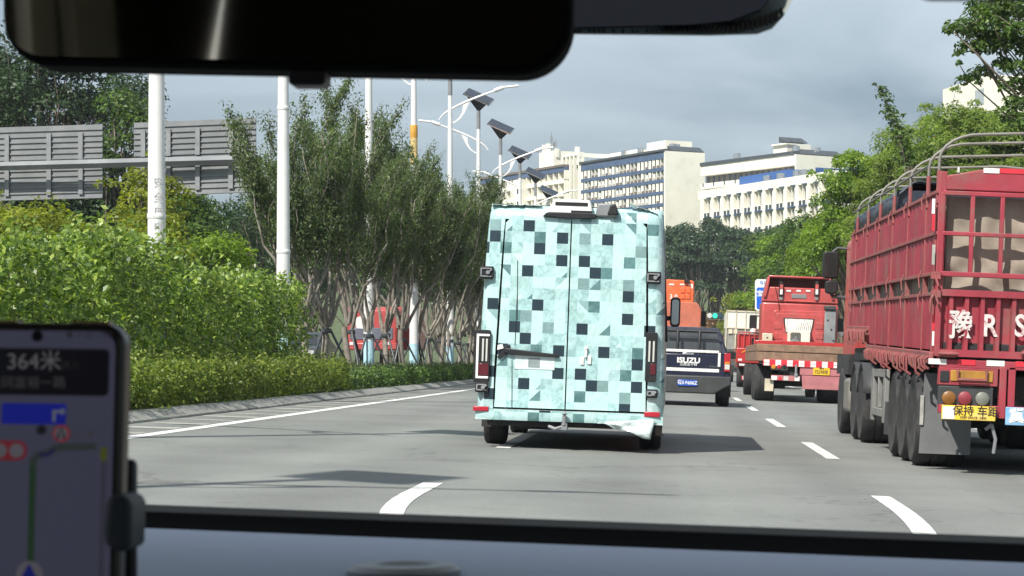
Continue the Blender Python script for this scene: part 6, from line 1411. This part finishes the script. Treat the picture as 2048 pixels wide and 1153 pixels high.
# roof, sides and rear, open to the windscreen in front
b = MB(); b.box(-.80, .80, -1.6, .98, 1.36, 1.40); b.build('roof', M['lining'], car, smooth=False)
for sx in (-1, 1):
    b = MB(); x0, x1 = sorted((sx*.80, sx*.84)); b.box(x0, x1, -1.6, .3, .3, .92); b.box(x0, x1, -1.6, -.75, .92, 1.36); b.box(x0, x1, .15, .3, .92, 1.36); b.build('door', M['lining'], car, smooth=False)
b = MB(); b.box(-.80, .80, -1.6, .4, .25, .3); b.build('floor', M['lining'], car, smooth=False)
# rear wall with a slanting gap where daylight shows
zs = lambda z: (z-1.2)*.10
b = MB(); Yr0, Yr1 = -1.60, -1.56
gl = lambda z: -.738+.214*(z-1.24)
gr = lambda z: -.717+.146*(z-1.24)
b.prism([(-.80, 1.05), (gl(1.05), 1.05), (gl(1.36), 1.36), (-.80, 1.36)], 'y', Yr0, Yr1); b.prism([(gr(1.05), 1.05), (.80, 1.05), (.80, 1.36), (gr(1.36), 1.36)], 'y', Yr0, Yr1); b.box(-.80, .80, Yr0, Yr1, .3, 1.05)
b.build('rear_wall', M['lining'], car, smooth=False)
M['trim'] = mat('pale trim for mirror bands', (.55, .56, .52), .8, var=.05)
for ya, yb, sl in ((-.93, -.82, .05), (-1.27, -1.06, .1)): b = MB(); b.prism([(ya, .95), (yb, .95), (yb+sl, 1.355), (ya+sl, 1.355)], 'x', -.799, -.78); b.build('mirror_band_trim', M['trim'], car, smooth=False)  # unseen strips added, kept pale to show as grey bands in the mirror
# ------------------------------------------------------------------ rear view mirror
MD = .95
rm = thing('rear_view_mirror', 'dark rear view mirror hanging across the top left of the view', 'mirror', Q(570, -20, MD))
ml = rm.location
def mo_(px, py): q = Q(px, py, MD); return (q[0]-ml.x, q[2]-ml.z)
def mpoly(x0, x1, y0, y1, rl, rr_, n=10):
    P = []
    def arc(cx, cy, r, a0, a1):
        for i in range(n+1): a = a0+(a1-a0)*i/n; P.append((cx+r*math.cos(a), cy+r*math.sin(a)))
    arc(x1-rr_, y1-rr_, rr_, 0, PI/2); arc(x0+rl, y1-rl, rl, PI/2, PI); arc(x0+rl, y0+rl, rl, PI, 1.5*PI); arc(x1-rr_, y0+rr_, rr_, 1.5*PI, 2*PI)
    return [mo_(x, y+(x/1143)*22) for x, y in P]
def tilt(mb):
    mb.v = [(x, y-(z-0)*.045, z) for x, y, z in mb.v]; return mb
b = MB(); b.prism(mpoly(0, 1143, -190, 126, 88, 112), 'y', .0, .035); tilt(b).build('housing', M['frit'], rm, bevel=.006)
b = MB(); b.prism(mpoly(9, 1128, -182, 111, 78, 100), 'y', -.0015, .004); tilt(b).build('mirror_glass', mat('warm tinted mirror glass', (1.0, .86, .72), .03, 1.0, var=0), rm, smooth=False)  # warm daylight of the reflected streak put into the glass tint
x, z = mo_(607, 150); b = MB(); b.prism(rr(x-.0082, x+.0082, z-.0035, z+.006, .0025), 'y', .006, .022); tilt(b).build('dip_tab', mat('dark maroon tab', (.012, .008, .009), .5, var=0), rm, bevel=.001)
b = MB(); b.tube([(0.02, .03, .03), (.02, .1, .06), (.02, .2, .07)], .012, 10); b.build('stalk', M['frit'], rm)
# ------------------------------------------------------------------ phone with a navigation map, in its clamp
PD = .74
ph = thing('phone', 'dark framed phone showing a navigation map at the lower left', 'phone', Q(20, 1200, PD)); pl0 = ph.location
def po2(px, py): q = Q(px, py, PD); return (q[0]-pl0.x, q[2]-pl0.z)
def ptl(P): return P
def prr(x0, x1, y0, y1, r, n=6):                               # rounded rectangle in photo pixels, leaning like the phone
    P = []
    for cx_, cy_, a0 in ((x1-r, y1-r, 0), (x0+r, y1-r, PI/2), (x0+r, y0+r, PI), (x1-r, y0+r, 1.5*PI)):
        for i in range(n+1): a = a0+PI/2*i/n; x, y = cx_+r*math.cos(a), cy_+r*math.sin(a); P.append((x-(y-645)*.026, y+(x-250)*.012))
    return [po2(x, y) for x, y in P]
def flat(name, poly, d, m, parent, th=.0004):
    b = MB(); b.prism(poly, 'y', -d-th, -d); return b.build(name, m, parent, smooth=False)
def em(name, c, s=1): return mat(name, (.004, .004, .005), .35, var=0, emit=c, estr=s*.6)
b = MB(); b.prism(prr(-235, 250, 648, 1660, 46), 'y', .0, .011); cs = b.build('case', mat('smoky brown case', (.05, .038, .03), .35, var=.1), ph, bevel=.002)
for (a, c) in ((-40, 32), (138, 215)):
    b = MB(); b.prism(prr(a, c, 644, 654, 3, 3), 'y', .002, .009); b.build('lit_case_edge', mat('amber lit case edge', (.55, .30, .14), .4, var=.1), cs, bevel=.0005)  # orange light on the case rim painted as amber bits
sc_ = flat('screen', prr(-218, 233, 664, 1645, 36), .0002, em('dim map screen', (.040, .041, .066)), ph)
flat('camera_hole', prr(66, 88, 664, 686, 10.5), .0007, mat('camera black', (.002, .002, .003), .3, var=0), sc_)
flat('guidance_panel', prr(-205, 222, 699, 793, 10), .0007, em('guidance black', (.0025, .0022, .004)), sc_)
tg = em('screen text grey', (.085, .085, .09)); tgd = em('screen text dim', (.035, .035, .036))
def ptext(s, px, py, size, m, **k): x, z = po2(px-(py-645)*.026, py+(px-250)*.012); return text(s, size*PD/F, m, sc_, (x, -.0012, z), ext=.0001, **k)
ptext('364米', 72, 727, 44, tg); ptext('进入', 145, 733, 20, em('screen text faint', (.015, .015, .016))); ptext('同富裕一路', 72, 769, 26, tgd)
ptext('◆ ▪ 52 ▴ 4G', 180, 672, 18, em('status text', (.02, .02, .028)))
flat('turn_panel', prr(10, 138, 809, 851, 3, 2), .0007, em('turn panel blue', (.006, .010, .17)), sc_)
ar = MB(); P = [(112, 845), (118, 845), (118, 828), (130, 828), (130, 833), (138, 825), (130, 816), (130, 822), (112, 822)]; ar.prism([po2(x-(y-645)*.026, y+(x-250)*.012) for x, y in P], 'y', -.0013, -.0011); ar.build('turn_arrow', em('screen arrow', (.09, .10, .12)), sc_, smooth=False)
def disc(name, px, py, r, d, m): flat(name, prr(px-r, px+r, py-r, py+r, r-.01, 8), d, m, sc_)
red = em('screen red ring', (.16, .012, .016)); pal = em('screen pale', (.075, .072, .085)); drk = em('screen dark', (.008, .007, .009)); rd = em('screen route', (.022, .03, .028))
disc('map_pin', 90, 862, 10, .0007, drk); disc('speed_sign', 130, 869, 17, .0007, red); disc('speed_sign', 130, 869, 13, .001, pal)
b = MB(); b.prism([po2(x-(y-645)*.026, y) for x, y in ((120, 878), (126, 878), (128, 860), (132, 860), (134, 878), (139, 878), (131, 852))], 'y', -.0015, -.0013); b.build('walker_icon', drk, sc_, smooth=False)
ptext('601米', 172, 871, 20, tgd)
flat('sign_strip', prr(-60, 62, 884, 924, 18), .0007, em('screen red', (.11, .012, .018)), sc_); disc('speed_sign', 42, 904, 14, .0011, pal); disc('speed_sign', 8, 904, 14, .0011, pal); ptext('8', 7, 905, 18, drk); ptext('人', 41, 905, 18, drk)
def road(name, pts, wd, d, m):
    b = MB()
    for (xa, ya), (xb, yb) in zip(pts[:-1], pts[1:]):
        dx, dy = xb-xa, yb-ya; L = math.hypot(dx, dy); nx, ny = -dy/L*wd/2, dx/L*wd/2
        P = [(xa+nx, ya+ny), (xb+nx, yb+ny), (xb-nx, yb-ny), (xa-nx, ya-ny)]; b.prism([po2(x-(y-645)*.026, y) for x, y in P], 'y', -d-.0003, -d)
    b.build(name, m, sc_, smooth=False)
road('map_route', [(75, 1160), (75, 930), (75, 915), (105, 905), (122, 895), (200, 893)], 15, .0006, rd); road('map_route', [(75, 1140), (74, 930)], 8, .0011, em('screen green', (.010, .03, .012)))
road('map_road', [(216, 1400), (216, 920)], 10, .0006, em('screen road', (.03, .03, .045))); road('progress_bar', [(216, 922), (216, 895)], 12, .0011, em('screen olive', (.05, .06, .008)))
road('map_route', [(88, 906), (100, 912), (118, 900)], 7, .0015, em('screen violet', (.012, .012, .05)))
disc('position_marker', 74, 1150, 26, .0012, pal); b = MB(); b.prism([po2(x-(y-645)*.026, y) for x, y in ((52, 1166), (74, 1126), (96, 1166), (74, 1158))], 'y', -.0020, -.0017); b.build('position_arrow', em('screen arrow blue', (.008, .010, .10)), sc_, smooth=False)
hl = thing('phone_holder', 'dark grey clamp jaw gripping the right edge of the phone', 'phone holder', Q(238, 1180, PD)); h0 = hl.location
def ho2(px, py): q = Q(px, py, PD-.012); return (q[0]-h0.x, q[2]-h0.z)
P = [(213, 1000), (224, 992), (246, 991), (260, 999), (266, 1012), (263, 1092), (254, 1106), (226, 1101), (212, 1088), (208, 1070)]
b = MB(); b.prism([ho2(*p) for p in P], 'y', -.014, .008); b.build('clamp_jaw', mat('soft dark grey rubber', (.055, .057, .06), .6, var=.1), hl, bevel=.0035, seg=3)
b = MB(); x, z = ho2(240, 1050); b.box(x-.06, x-.004, .024, .030, z-.03, z+.02); b.tube([(x-.05, .03, z-.01), (x-.06, .1, z-.05), (x-.06, .16, z-.09)], .008, 10); b.build('arm', M['black'], hl, bevel=.002)
# ------------------------------------------------------------------ thin summer haze: one box of even air round the whole place
hm = bpy.data.materials.new('thin haze'); hm.use_nodes = True; hn = hm.node_tree.nodes; hn.clear()
ho_ = hn.new('ShaderNodeOutputMaterial'); hv = hn.new('ShaderNodeVolumePrincipled'); hv.inputs['Color'].default_value = (.82, .92, 1, 1); hv.inputs['Density'].default_value = .0002; hv.inputs['Anisotropy'].default_value = 0
hm.node_tree.links.new(hv.outputs[0], ho_.inputs['Volume'])
hz_ = MB(); hz_.box(-720, 720, -60, 1020, -8, 75); hzo = hz_.build('haze', hm, kind='stuff', smooth=False); tag(hzo, 'thin pale summer haze filling the air over the road')
